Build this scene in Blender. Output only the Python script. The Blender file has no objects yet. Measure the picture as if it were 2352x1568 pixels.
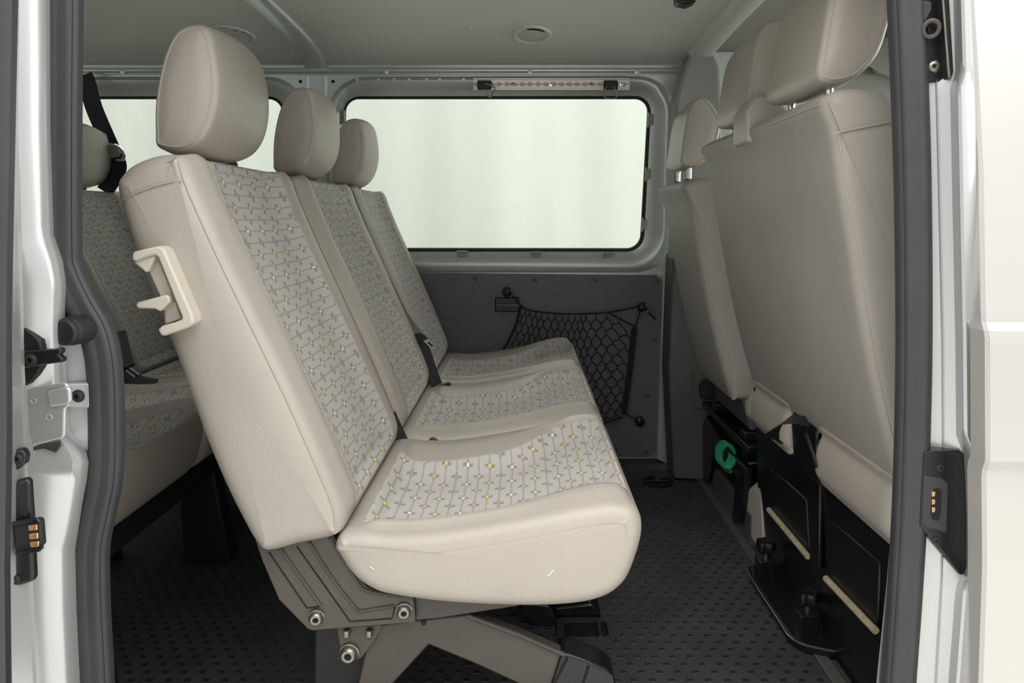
import bpy, bmesh, math, random
from mathutils import Vector, Matrix
random.seed(7)
scene = bpy.context.scene
C = scene.collection
PI = math.pi

# ------------------------------------------------------------------ camera, world, lights, exposure
FPX, CX, CY, PITCH, EYE = 1600.0, 1203.0, 673.0, math.radians(6.0), 0.86
cam_d = bpy.data.cameras.new('camera'); cam = bpy.data.objects.new('camera', cam_d); C.objects.link(cam)
cam_d.sensor_width = 36.0; cam_d.lens = FPX * 36.0 / 2352.0
cam_d.shift_x = -(CX - 1176) / 2352.0; cam_d.shift_y = (CY - 784) / 2352.0
cam_d.clip_start = 0.02
cam.location = (0, 0, EYE); cam.rotation_euler = (PI/2 - PITCH, 0, 0)
scene.camera = cam

world = bpy.data.worlds.new('world'); scene.world = world; world.use_nodes = True
bg = world.node_tree.nodes['Background']
bg.inputs[0].default_value = (1.0, 1.0, 0.985, 1); bg.inputs[1].default_value = 0.76

def area(name, loc, target, sx, sy, power, col=(1, 1, 1)):
    d = bpy.data.lights.new(name, 'AREA'); d.shape = 'RECTANGLE'; d.size = sx; d.size_y = sy
    d.energy = power; d.color = col
    o = bpy.data.objects.new(name, d); C.objects.link(o); o.location = loc
    o.rotation_euler = (Vector(target) - Vector(loc)).to_track_quat('-Z', 'Y').to_euler()
    return o
area('studio_softbox', (0.2, -0.95, 3.0), (0.1, -0.4, 0.0), 5.4, 2.6, 160, (1.0, 0.965, 0.93))
area('added_fill_far', (0.0, 3.7, 3.3), (0.0, 4.0, 0.0), 9.0, 1.6, 95, (0.97, 1.0, 0.965))  # added unseen fill, brightens the curtain wall and the far windows
area('added_fill_front', (4.2, 1.6, 1.7), (1.0, 1.6, 1.2), 3.6, 2.6, 190, (0.98, 1.0, 0.975))  # added unseen fill through the windscreen, lifts ceiling and seat fronts

scene.view_settings.view_transform = 'Standard'
scene.view_settings.look = 'None'
scene.view_settings.gamma = 1.0
scene.view_settings.use_curve_mapping = False
scene.view_settings.exposure = 0.25

# ------------------------------------------------------------------ measuring helpers
CP, SP = math.cos(PITCH), math.sin(PITCH)
def ray(px, py):
    u, v = px - CX, py - CY
    return Vector((u, FPX*CP - v*SP, -FPX*SP - v*CP))
def at(px, py, Y):
    d = ray(px, py); t = Y / d.y
    return Vector((d.x*t, Y, EYE + d.z*t))
def atz(px, py, z):
    d = ray(px, py); t = (z - EYE) / d.z
    return Vector((d.x*t, d.y*t, z))
def atx(px, py, x):
    d = ray(px, py); t = x / d.x
    return Vector((x, d.y*t, EYE + d.z*t))
class Plane:
    def __init__(s, p0, n): s.p0 = Vector(p0); s.n = Vector(n).normalized()
    def hit(s, px, py, off=0.0):
        d = ray(px, py); o = Vector((0, 0, EYE)); p0 = s.p0 + s.n*off
        t = (p0 - o).dot(s.n) / d.dot(s.n)
        return o + d*t

# ------------------------------------------------------------------ mesh building helpers
class MB:
    def __init__(s): s.v = []; s.f = []; s.uv = None
    def add(s, verts, faces):
        b = len(s.v); s.v += [tuple(v) for v in verts]; s.f += [tuple(i + b for i in f) for f in faces]; return s
    def box(s, lo, hi):
        x0, y0, z0 = lo; x1, y1, z1 = hi
        return s.add([(x0,y0,z0),(x1,y0,z0),(x1,y1,z0),(x0,y1,z0),(x0,y0,z1),(x1,y0,z1),(x1,y1,z1),(x0,y1,z1)],
                     [(0,3,2,1),(4,5,6,7),(0,1,5,4),(1,2,6,5),(2,3,7,6),(3,0,4,7)])
    def prism(s, pts, off):
        n = len(pts); off = Vector(off); pts = [Vector(p) for p in pts]
        return s.add(pts + [p + off for p in pts],
                     [tuple(range(n)), tuple(range(2*n-1, n-1, -1))] + [(i, i+n, (i+1) % n + n, (i+1) % n) for i in range(n)])
    def rings(s, rings, closed=True, cap0=False, cap1=False, loop=False):
        n = len(rings[0]); m = len(rings); vs = [p for r in rings for p in r]; fs = []
        for j in range(m if loop else m-1):
            k = (j+1) % m
            for i in range(n if closed else n-1):
                i2 = (i+1) % n
                fs.append((j*n+i, j*n+i2, k*n+i2, k*n+i))
        if cap0: fs.append(tuple(range(n-1, -1, -1)))
        if cap1: fs.append(tuple((m-1)*n + i for i in range(n)))
        return s.add(vs, fs)
    def tube(s, path, r, n=8, closed=False, caps=True):
        P = [Vector(p) for p in path]; m = len(P); rr = r if isinstance(r, (list, tuple)) else [r]*m
        T = []
        for i in range(m):
            a = P[(i-1) % m] if (closed or i > 0) else P[i]; b = P[(i+1) % m] if (closed or i < m-1) else P[i]
            T.append((b - a).normalized())
        ref = Vector((0,0,1)) if abs(T[0].z) < 0.9 else Vector((0,1,0))
        N = (ref - T[0]*ref.dot(T[0])).normalized(); rings = []
        for i in range(m):
            N = (N - T[i]*N.dot(T[i])); N.normalize(); B = T[i].cross(N)
            rings.append([P[i] + (N*math.cos(2*PI*k/n) + B*math.sin(2*PI*k/n))*rr[i] for k in range(n)])
        return s.rings(rings, True, caps and not closed, caps and not closed, closed)
    def sweep(s, prof, path, up, closed=False, caps=True):
        # prof: (a along side, b along up); the side vector is tangent x up
        P = [Vector(p) for p in path]; m = len(P); rings = []
        for i in range(m):
            a = P[(i-1) % m] if (closed or i > 0) else P[i]; b = P[(i+1) % m] if (closed or i < m-1) else P[i]
            t = (b - a).normalized(); u = Vector(up(i) if callable(up) else up)
            u = (u - t*u.dot(t)).normalized(); sd = t.cross(u)
            rings.append([P[i] + sd*q[0] + u*q[1] for q in prof])
        return s.rings(rings, True, caps and not closed, caps and not closed, closed)
    def lathe(s, prof, origin, axis, n=20):
        # prof: (radius, height along axis); ends at radius 0 are closed
        o = Vector(origin); ax = Vector(axis).normalized()
        ref = Vector((0,0,1)) if abs(ax.z) < 0.9 else Vector((1,0,0))
        u = ax.cross(ref).normalized(); w = ax.cross(u)
        rings = [[o + ax*h + (u*math.cos(2*PI*k/n) + w*math.sin(2*PI*k/n))*max(r, 1e-5) for k in range(n)] for r, h in prof]
        return s.rings(rings, True, True, True)

def obj(name, mb, mat, parent=None, bevel=0, seg=2, smooth=35, sub=0, solid=0):
    me = bpy.data.meshes.new(name)
    if isinstance(mb, MB):
        me.from_pydata([tuple(v) for v in mb.v], [], mb.f)
        bm = bmesh.new(); bm.from_mesh(me); bmesh.ops.recalc_face_normals(bm, faces=bm.faces[:]) ; bm.to_mesh(me); bm.free()
        if mb.uv:
            uvl = me.uv_layers.new(name='UVMap')
            for l in me.loops: uvl.data[l.index].uv = mb.uv[l.vertex_index]
    me.materials.append(M[mat])
    if smooth:
        for p in me.polygons: p.use_smooth = True
        me.set_sharp_from_angle(angle=math.radians(smooth))
    o = bpy.data.objects.new(name, me); C.objects.link(o)
    if parent: o.parent = parent
    if solid:
        md = o.modifiers.new('solid', 'SOLIDIFY'); md.thickness = abs(solid); md.offset = 1 if solid > 0 else -1
    if bevel:
        md = o.modifiers.new('bevel', 'BEVEL'); md.width = bevel; md.segments = seg; md.limit_method = 'ANGLE'; md.angle_limit = math.radians(40)
        md.harden_normals = False
    return o
def thing(name, label, cat, loc=(0,0,0), group=None, kind=None):
    o = bpy.data.objects.new(name, None); C.objects.link(o); o.location = loc; o.empty_display_size = 0.05
    o['label'] = label; o['category'] = cat
    if group: o['group'] = group
    if kind: o['kind'] = kind
    return o
def settle(root):
    # children were built in world coordinates: keep them in place under a root that stands elsewhere
    bpy.context.view_layer.update()
    for ch in root.children: ch.matrix_parent_inverse = root.matrix_world.inverted()
def tag(o, label, cat, group=None, kind=None):
    o['label'] = label; o['category'] = cat
    if group: o['group'] = group
    if kind: o['kind'] = kind
    return o
def struct(o, label=None):
    o['kind'] = 'structure'
    if label: o['label'] = label
    return o
def polypx(pts, Y, depth): return MB().prism([at(x, y, Y) for x, y in pts], (0, depth, 0))
def boxpx(x0, y0, x1, y1, Y, depth): return polypx([(x0,y0),(x1,y0),(x1,y1),(x0,y1)], Y, depth)
def spline(pts, sub=6, closed=False):
    P = [Vector(p) for p in pts]; n = len(P); out = []
    for i in range(n if closed else n-1):
        p0 = P[(i-1) % n] if (closed or i > 0) else P[i]; p1 = P[i]; p2 = P[(i+1) % n]
        p3 = P[(i+2) % n] if (closed or i < n-2) else p2
        for k in range(sub):
            t = k/sub
            out.append(0.5*((2*p1) + (p2-p0)*t + (2*p0-5*p1+4*p2-p3)*t*t + (3*p1-p0-3*p2+p3)*t**3))
    if not closed: out.append(P[-1])
    return out
def interp(tab, y):
    if y <= tab[0][0]: return tab[0][1]
    for (a, va), (b, vb) in zip(tab, tab[1:]):
        if y <= b: return va + (vb-va)*(y-a)/(b-a)
    return tab[-1][1]
def rr4(c, r, n=8):
    # rounded quadrilateral in pixels, corners tl,tr,br,bl
    c = [Vector(p) for p in c]; out = []
    for i in range(4):
        p, a, b = c[i], c[i-1], c[(i+1) % 4]
        pa = p + (a-p).normalized()*r; pb = p + (b-p).normalized()*r
        for k in range(n+1):
            t = k/n
            # circular-ish corner: rational quadratic
            w = 0.7071
            den = (1-t)**2 + 2*w*t*(1-t) + t*t
            out.append((pa*(1-t)**2 + p*(2*w*t*(1-t)) + pb*t*t)/den)
    return out
def bolt(parent, name, p, r, axis, mat, h=0.006, hole='dark_hole', recess=True):
    mb = MB().lathe([(r*1.15, 0), (r*1.15, h*0.25), (r, h*0.35), (r*0.95, h*0.7), (r*0.72, h), (r*0.42, h), (r*0.38, h*0.35), (0, h*0.35)], p, axis)
    b = obj(name, mb, mat, parent, smooth=40)
    if recess:
        obj('socket', MB().lathe([(r*0.36, h*0.38), (0, h*0.42)], p, axis, 6), hole, b, smooth=0)
    return b

# ------------------------------------------------------------------ materials
M = {}
def srgb(*c):
    return tuple(((x/255)/12.92 if x/255 <= 0.04045 else ((x/255+0.055)/1.055)**2.4) for x in c) + (1,)
def mat(name, col, rough=0.5, metal=0.0, bump=0.0, bscale=400, var=0.0, vscale=6, spec=0.5, coat=0.0, detail=2.0, stretch=None, voro=False):
    m = bpy.data.materials.new(name); m.use_nodes = True; M[name] = m
    nt = m.node_tree; p = nt.nodes['Principled BSDF']
    p.inputs['Base Color'].default_value = col; p.inputs['Roughness'].default_value = rough
    p.inputs['Metallic'].default_value = metal; p.inputs['Specular IOR Level'].default_value = spec
    p.inputs['Coat Weight'].default_value = coat; p.inputs['Coat Roughness'].default_value = 0.15
    tc = nt.nodes.new('ShaderNodeTexCoord'); src = tc.outputs['Object']
    if stretch:
        mp = nt.nodes.new('ShaderNodeMapping'); mp.inputs['Scale'].default_value = stretch
        nt.links.new(src, mp.inputs['Vector']); src = mp.outputs['Vector']
    if bump:
        if voro:
            no = nt.nodes.new('ShaderNodeTexVoronoi'); no.feature = 'SMOOTH_F1'; out = no.outputs['Distance']
        else:
            no = nt.nodes.new('ShaderNodeTexNoise'); no.inputs['Detail'].default_value = detail; out = no.outputs['Fac']
        no.inputs['Scale'].default_value = bscale; nt.links.new(src, no.inputs['Vector'])
        bp = nt.nodes.new('ShaderNodeBump'); bp.inputs['Strength'].default_value = bump; bp.inputs['Distance'].default_value = 0.002
        nt.links.new(out, bp.inputs['Height']); nt.links.new(bp.outputs['Normal'], p.inputs['Normal'])
    if var:
        n2 = nt.nodes.new('ShaderNodeTexNoise'); n2.inputs['Scale'].default_value = vscale; n2.inputs['Detail'].default_value = 5
        nt.links.new(src, n2.inputs['Vector'])
        mr = nt.nodes.new('ShaderNodeMapRange'); mr.inputs['From Min'].default_value = 0.3; mr.inputs['From Max'].default_value = 0.7
        mr.inputs['To Min'].default_value = 1-var; mr.inputs['To Max'].default_value = 1+var
        nt.links.new(n2.outputs['Fac'], mr.inputs['Value'])
        mx = nt.nodes.new('ShaderNodeMix'); mx.data_type = 'RGBA'; mx.blend_type = 'MULTIPLY'; mx.inputs['Factor'].default_value = 1
        mx.inputs['A'].default_value = col; nt.links.new(mr.outputs['Result'], mx.inputs['B'])
        nt.links.new(mx.outputs['Result'], p.inputs['Base Color'])
    return m
mat('leather', srgb(166,160,151), 0.40, bump=0.16, bscale=520, var=0.05, vscale=5, voro=True)
mat('leather_dim', srgb(160,158,150), 0.5, bump=0.15, bscale=260, var=0.06, vscale=5, voro=True)
mat('stitch', srgb(172,165,155), 0.5)
mat('seat_back_cloth', srgb(154,150,143), 0.55, bump=0.15, bscale=300, var=0.07, vscale=4)
mat('beige_plastic', srgb(196,189,176), 0.42, bump=0.05, bscale=900)
mat('grey_plastic', srgb(150,152,146), 0.5, bump=0.06, bscale=700)
mat('cab_lining', srgb(176,176,168), 0.8, bump=0.1, bscale=600)
mat('lining', srgb(200,203,195), 0.55, bump=0.05, bscale=500, var=0.03, vscale=3)
mat('dark_trim', srgb(84,84,83), 0.55, bump=0.08, bscale=600)
mat('panel', srgb(100,100,104), 0.5, bump=0.1, bscale=60, var=0.10, vscale=14, stretch=(1, 1, 9))
mat('black_plastic', srgb(24,24,26), 0.32, var=0.2, vscale=18)
mat('black_gloss', srgb(22,23,27), 0.26, var=0.2, vscale=12)
mat('black_matte', srgb(30,30,32), 0.6)
mat('rubber', srgb(54,54,57), 0.5, bump=0.04, bscale=500, var=0.08, vscale=20)
mat('webbing', srgb(28,29,34), 0.6, bump=0.3, bscale=500)
mat('webbing_grey', srgb(96,95,92), 0.65, bump=0.3, bscale=500)
mat('silver_paint', srgb(198,200,201), 0.30, metal=0.55, bump=0.02, bscale=900, coat=0.3)
mat('silver_inner', srgb(196,201,198), 0.34, metal=0.5, bump=0.03, bscale=500)
mat('door_skin', srgb(186,186,182), 0.3, metal=0.25, coat=0.4)
mat('steel', srgb(140,136,128), 0.33, metal=0.9, var=0.08, vscale=40)
mat('chrome', srgb(225,225,225), 0.08, metal=1.0)
mat('bracket_paint', srgb(76,73,67), 0.36, metal=0.25, bump=0.05, bscale=300, var=0.12, vscale=14)
mat('leg_paint', srgb(70,66,60), 0.42, metal=0.1, var=0.16, vscale=9)
mat('aluminium_shade', srgb(150,147,140), 0.4, metal=0.6)
mat('aluminium', srgb(196,192,184), 0.35, metal=0.7, var=0.08, vscale=25)
mat('copper', srgb(222,176,130), 0.35, metal=0.8)
mat('dark_hole', srgb(10,10,11), 0.7)
mat('cord', srgb(16,16,18), 0.75)
mat('green_strap', srgb(44,150,104), 0.6, bump=0.2, bscale=500)
mat('red_plastic', srgb(220,50,44), 0.4)
mat('white_tag', srgb(225,222,214), 0.6)
mat('lamp_lens', srgb(168,168,160), 0.4)
mat('worn_edge', srgb(172,160,136), 0.9, bump=0.6, bscale=300, var=0.2, vscale=80)
mat('studio_white', srgb(184,188,180), 0.9)
mat('studio_floor', srgb(226,224,218), 0.8)
mat('mat_black', srgb(62,62,64), 0.62, bump=0.25, bscale=240, var=0.22, vscale=9, detail=4)
mat('mat_stud', srgb(32,32,34), 0.5)
mat('carpet', srgb(66,64,60), 0.95, bump=0.5, bscale=400)

def glass_mat(name, tint):
    m = bpy.data.materials.new(name); m.use_nodes = True; M[name] = m; nt = m.node_tree; nt.nodes.clear()
    o = nt.nodes.new('ShaderNodeOutputMaterial'); mx = nt.nodes.new('ShaderNodeMixShader')
    tr = nt.nodes.new('ShaderNodeBsdfTransparent'); tr.inputs[0].default_value = tint
    gl = nt.nodes.new('ShaderNodeBsdfGlossy'); gl.inputs['Roughness'].default_value = 0.02
    fr = nt.nodes.new('ShaderNodeFresnel'); fr.inputs[0].default_value = 1.3
    nt.links.new(fr.outputs[0], mx.inputs[0]); nt.links.new(tr.outputs[0], mx.inputs[1]); nt.links.new(gl.outputs[0], mx.inputs[2])
    nt.links.new(mx.outputs[0], o.inputs[0])
glass_mat('glass', (0.95, 0.97, 0.955, 1))

def fabric(name, base, line, arm, colourful=1.0):
    """woven seat cloth: rows of thin dark lines with little checked crosses, coloured centres"""
    m = bpy.data.materials.new(name); m.use_nodes = True; M[name] = m
    nt = m.node_tree; N = nt.nodes; L = nt.links; p = N['Principled BSDF']
    p.inputs['Roughness'].default_value = 0.85; p.inputs['Specular IOR Level'].default_value = 0.2
    uv = N.new('ShaderNodeUVMap'); uv.uv_map = 'UVMap'
    sp = N.new('ShaderNodeSeparateXYZ'); L.new(uv.outputs[0], sp.inputs[0])
    def mth(op, a, b=None, c=None):
        n = N.new('ShaderNodeMath'); n.operation = op
        for i, x in enumerate((a, b, c)):
            if x is None: continue
            if isinstance(x, (int, float)): n.inputs[i].default_value = x
            else: L.new(x, n.inputs[i])
        return n.outputs[0]
    u, v = sp.outputs[0], sp.outputs[1]
    A, B, Q = 0.0205, 0.062, 0.0042
    vr = mth('DIVIDE', v, A); row = mth('FLOOR', vr); dv = mth('MULTIPLY', mth('SUBTRACT', mth('FRACT', vr), 0.5), A)
    ur = mth('ADD', mth('DIVIDE', u, B), mth('MULTIPLY', row, 0.43)); colm = mth('FLOOR', ur)
    du = mth('MULTIPLY', mth('SUBTRACT', mth('FRACT', ur), 0.5), B)
    adu, adv = mth('ABSOLUTE', du), mth('ABSOLUTE', dv)
    def less(a, b): return mth('LESS_THAN', a, b)
    linem = mth('MULTIPLY', less(adv, 0.0014), mth('GREATER_THAN', adu, Q*0.8))
    arms = mth('MULTIPLY', less(mth('ABSOLUTE', mth('SUBTRACT', adv, 1.35*Q)), Q*0.85), less(mth('ABSOLUTE', mth('SUBTRACT', du, mth('MULTIPLY', mth('SIGN', dv), 0.45*Q))), Q*1.0))
    ends = mth('MULTIPLY', less(mth('ABSOLUTE', mth('SUBTRACT', adu, 1.9*Q)), Q*0.8), less(adv, Q*0.7))
    arms = mth('MAXIMUM', arms, mth('MULTIPLY', ends, 0.5))
    cen = mth('MULTIPLY', less(adu, Q*1.0), less(adv, Q*0.5))
    q4 = mth('FRACT', mth('MULTIPLY', row, 0.25))
    cr = N.new('ShaderNodeValToRGB'); cr.color_ramp.interpolation = 'CONSTANT'; e = cr.color_ramp.elements
    e[0].position = 0; e[0].color = srgb(236,206,96); e[1].position = 0.2; e[1].color = srgb(222,170,130)
    for pos, col in ((0.45, srgb(228,226,220)), (0.7, srgb(160,158,150))):
        k = e.new(pos); k.color = col
    L.new(q4, cr.inputs[0])
    no = N.new('ShaderNodeTexNoise'); no.inputs['Scale'].default_value = 900; L.new(uv.outputs[0], no.inputs['Vector'])
    bcol = N.new('ShaderNodeMix'); bcol.data_type = 'RGBA'; bcol.inputs['A'].default_value = tuple(x*0.85 for x in base[:3])+(1,); bcol.inputs['B'].default_value = tuple(min(1, x*1.15) for x in base[:3])+(1,)
    L.new(no.outputs['Fac'], bcol.inputs['Factor'])
    cur = bcol.outputs['Result']
    for fac, c, k in ((linem, line, 0.85), (arms, arm, 0.9), (cen, cr.outputs[0], colourful)):
        mx = N.new('ShaderNodeMix'); mx.data_type = 'RGBA'; L.new(mth('MULTIPLY', fac, k), mx.inputs['Factor']); L.new(cur, mx.inputs['A'])
        if isinstance(c, tuple): mx.inputs['B'].default_value = c
        else: L.new(c, mx.inputs['B'])
        cur = mx.outputs['Result']
    L.new(cur, p.inputs['Base Color'])
    bp = N.new('ShaderNodeBump'); bp.inputs['Strength'].default_value = 0.25; bp.inputs['Distance'].default_value = 0.001
    L.new(no.outputs['Fac'], bp.inputs['Height']); L.new(bp.outputs[0], p.inputs['Normal'])
fabric('seat_cloth', srgb(184,182,178), srgb(156,153,146), srgb(142,140,132))

# ------------------------------------------------------------------ soft upholstered shapes
def pillow(outline, y0, y1, r, front=None, inset=0.0, bulge=0.0, bnd=None, crown=None, capb=0.002, sub=6, ms=4, mi=14, groove=None):
    """outline: closed (x,z) control points; front=(k0,k1) control range holding the cloth panel.
    bnd(t) -> (b0,b1) fractions of the width that bound the panel. returns shell MB, panel MB and a grid of points"""
    C2 = spline([Vector((p[0], p[1], 0)) for p in outline], sub, True); n = len(C2)
    area2 = sum(C2[i].x*C2[(i+1) % n].y - C2[(i+1) % n].x*C2[i].y for i in range(n)); sg = 1 if area2 > 0 else -1
    nor = []
    for i in range(n):
        t = (C2[(i+1) % n] - C2[i-1]).normalized(); nor.append(Vector((t.y, -t.x, 0))*sg)
    arc = [0]
    for i in range(1, n): arc.append(arc[-1] + (C2[i]-C2[i-1]).length)
    i0, i1 = (front[0]*sub, front[1]*sub) if front else (0, -1)
    def ftt(i): return (i - i0)/(i1 - i0) if front else -1
    def win(i):
        if not front: return 0
        t = ftt(i)
        if t <= 0 or t >= 1: return 0
        e = min(t, 1-t)/0.10
        return 1 if e >= 1 else e*e*(3-2*e)
    lim = []
    for i in range(n):
        a, b_ = C2[i]-C2[i-1], C2[(i+1) % n]-C2[i]
        turn = math.atan2(a.x*b_.y-a.y*b_.x, a.dot(b_))*sg
        lim.append(min(r, 0.75*(a.length+b_.length)/2/turn) if turn > 1e-4 else r)
    for _ in range(3): lim = [min(lim[i], (lim[i-1]+lim[i]+lim[(i+1) % n])/3) for i in range(n)]
    lk = [x/r for x in lim]
    W = y1 - y0; rows = []; ks = 5
    for k in range(ks+1):                                   # near rounded edge, cap side first
        a = PI/2*(1 - k/ks); rows.append(('e', y0 + r*(1-math.sin(a)), r*(1-math.cos(a))))
    for k in range(1, ms): rows.append(('b0', k/ms, 0))
    for k in range(mi+1): rows.append(('i', k/mi, 0))
    for k in range(1, ms): rows.append(('b1', k/ms, 0))
    for k in range(ks+1):
        a = PI/2*(k/ks); rows.append(('e', y1 - r*(1-math.sin(a)), r*(1-math.cos(a))))
    ya, yb = y0+r, y1-r
    grid = []
    for kind, val, ins in rows:
        ring = []
        for i in range(n):
            t = min(1, max(0, ftt(i))) if front else 0
            b0, b1 = bnd(t) if bnd else (0.2, 0.8)
            p0, p1 = y0 + W*b0, y0 + W*b1; w = win(i); off = -ins*lk[i]; y = val
            if kind == 'b0': y = ya + (p0-ya)*val; off += bulge*w*math.sin(PI*val)
            elif kind == 'b1': y = p1 + (yb-p1)*val; off += bulge*w*math.sin(PI*val)
            elif kind == 'i':
                y = p0 + (p1-p0)*val; e = min(val, 1-val)*2
                off -= inset*w*min(1, math.sin(min(1, e*2.2)*PI/2))
                if groove and abs(t - groove) < 0.5/(i1-i0): off -= 0.005
            if crown: off += crown(i/n*len(outline), (y-y0)/W)
            q = C2[i] + nor[i]*off
            ring.append(Vector((q.x, y, q.y)))
        grid.append(ring)
    R = len(rows); ia = ks + ms; ib = ia + mi                # panel rows ia..ib
    shell = MB(); panel = MB(); panel.uv = []
    shell.v = [tuple(p) for ring in grid for p in ring]
    shell.uv = [(p.y, arc[i]) for ring in grid for i, p in enumerate(ring)]
    pid = {}
    def pv(j, i):
        if (j, i) not in pid:
            pid[(j, i)] = len(panel.v); panel.v.append(tuple(grid[j][i])); panel.uv.append((grid[j][i].y, arc[i]))
        return pid[(j, i)]
    for j in range(R-1):
        for i in range(n):
            i2 = (i+1) % n
            if front and ia <= j < ib and i0 <= i < i1: panel.f.append((pv(j, i), pv(j, i2), pv(j+1, i2), pv(j+1, i)))
            else: shell.f.append((j*n+i, j*n+i2, (j+1)*n+i2, (j+1)*n+i))
    for base, ys, ring in ((0, -1, grid[0]), ((R-1)*n, 1, grid[-1])):
        cen = sum(ring, Vector())/n; prev = base
        for s_, bb in ((0.82, 0.6), (0.5, 0.9)):
            b = len(shell.v)
            for i in range(n):
                p = cen + (ring[i]-cen)*s_; p.y = ring[i].y + ys*capb*bb; shell.v.append(tuple(p)); shell.uv.append((p.x, p.z))
            for i in range(n): shell.f.append((prev+i, prev+(i+1) % n, b+(i+1) % n, b+i))
            prev = b
        c = len(shell.v); shell.v.append((cen.x, ring[0].y + ys*capb, cen.z)); shell.uv.append((0, 0))
        for i in range(n): shell.f.append((prev+i, prev+(i+1) % n, c))
    info = dict(n=n, i0=i0, i1=i1, ia=ia, ib=ib, R=R, ks=ks, nor=nor, sub=sub)
    return shell, panel, grid, info

def seam(name, pts, parent, r=0.0011, mt='stitch'):
    return obj(name, MB().tube(pts, r, 5), mt, parent, smooth=60)

def pxo(pts, Y, dx=0, dz=0):
    out = []
    for p in pts:
        q = at(p[0], p[1], Y); out.append((q.x+dx, q.z+dz))
    return out
YS = 0.98
BACK = [(605,1262),(545,1175),(475,1020),(395,800),(322,620),(280,490),(267,425),(292,384),(345,359),(392,353),(430,366),
        (464,445),(520,570),(592,720),(674,890),(750,1060),(786,1150),(792,1200),(770,1232),(690,1250)]
CUSH = [(770,1252),(786,1286),(812,1322),(850,1350),(900,1367),(1040,1385),(1230,1392),(1360,1380),(1430,1342),(1464,1270),(1476,1205),(1456,1164),
        (1405,1150),(1330,1160),(1220,1182),(1100,1203),(980,1219),(890,1222),(825,1216),(784,1224)]
HEAD = [(366,338),(357,300),(358,225),(374,140),(402,78),(438,57),(476,66),(493,120),(501,195),(492,265),(466,318),(425,346)]

def seat_back(root, y0, y1, dx=0, dz=0, leather='leather', near=False):
    def b(t): return (0.17, 0.84 - 0.03*math.sin(PI*min(1, t*1.2)))
    s, p, g, inf = pillow(pxo(BACK, YS, dx, dz), y0, y1, 0.03, (9, 17), 0.016, 0.006, b, groove=0.30)
    bo = obj('backrest', s, leather, root, smooth=70)
    obj('backrest_cloth', p, 'seat_cloth', bo, smooth=60)
    for j in (inf['ia'], inf['ib']):
        seam('seam', [g[j][i] for i in range(inf['i0'], inf['i1']+1)], bo)
    n = inf['n']
    seam('seam', [g[2][i] + Vector((0, -0.001, 0)) for i in range(9*6, 18*6)], bo)
    if near:
        seam('seam', [at(x, y_, Y_) for x, y_, Y_ in ((274,464,0.984),(284,458,0.967),(310,444,0.9635),(350,428,0.963),(390,418,0.9635),(418,414,0.966))], bo)
    return bo
def seat_cushion(root, y0, y1, dx=0, dz=0, leather='leather'):
    def b(t):
        # the panel is wide at the front lip (t=0) and narrows between the bolsters
        k = 1/(1+math.exp((t-0.40)*22)); k2 = 1/(1+math.exp((0.93-t)*40))
        return (0.11 + 0.07*k - 0.02*k2, 0.68 + 0.25*k + 0.10*k2)
    s, p, g, inf = pillow(pxo(CUSH, YS, dx, dz), y0, y1, 0.026, (11, 18), 0.022, 0.010, b, groove=0.36)
    bo = obj('cushion', s, leather, root, smooth=70)
    obj('cushion_cloth', p, 'seat_cloth', bo, smooth=60)
    for j in (inf['ia'], inf['ib']):
        seam('seam', [g[j][i] for i in range(inf['i0'], inf['i1']+1)], bo)
    for j in (0, inf['R']-1):
        seam('seam', [g[j][i] for i in range(9*6+4, 16*6+4)], bo)
    return bo
def seat_head(root, y0, y1, dx=0, dz=0, outline=HEAD, Yo=1.06, leather='leather', front=(6, 12), crownk=0.010, taper=0.012):
    m = len(outline)
    def crown(k, v):
        d = 0 if front[0] <= k <= front[1] else min(abs(k-q+w*m) for q in front for w in (-1, 0, 1))
        f = max(0, 1 - d/1.8); f = f*f*(3-2*f)
        return crownk*f*(1 - (2*v-1)**2) - taper*max(0, (v-0.3)/0.7)**2
    s, p, g, inf = pillow(pxo(outline, Yo, dx, dz), y0, y1, 0.009, None, crown=crown, capb=0.005, mi=18)
    ho = obj('headrest', s, leather, root, smooth=70)
    for j in (1, inf['R']-2):
        seam('seam', [g[j][i % inf['n']] for i in range(inf['n']+1)], ho, 0.0014)
    return ho
def posts(root, x, z0, z1, ys, lean=0.0):
    for y in ys:
        obj('headrest_post', MB().tube([(x, y, z0), (x - lean, y, z1)], 0.0065, 12), 'chrome', root)
        obj('post_collar', MB().lathe([(0.013, 0), (0.013, 0.006), (0.010, 0.009), (0, 0.009)], (x, y, z0), (0, 0, 1), 14), 'dark_trim', root)
# ------------------------------------------------------------------ THE SETTING: studio outside
YF = 2.45                                                    # inner face of the far side wall
def curtain(name, y, x0, x1, z0, z1):
    mb = MB(); pts = []; n = 160
    for i in range(n+1):
        x = x0 + (x1-x0)*i/n
        pts.append((x, y + 0.02*math.sin(x*7.0) + 0.008*math.sin(x*17.3+1) + 0.03*math.sin(x*3.1)))
    mb.rings([[Vector((p[0], p[1], z0)) for p in pts], [Vector((p[0], p[1], z1)) for p in pts]], False)
    return obj(name, mb, 'studio_white', smooth=80)
struct(curtain('wall_studio', 4.7, -7, 7, -0.5, 3.6), 'white studio curtain wall beyond the van windows')
struct(obj('floor_studio', MB().box((-8, -5, -0.55), (8, 6, -0.5)), 'studio_floor', smooth=0), 'pale studio floor under the van')

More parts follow.
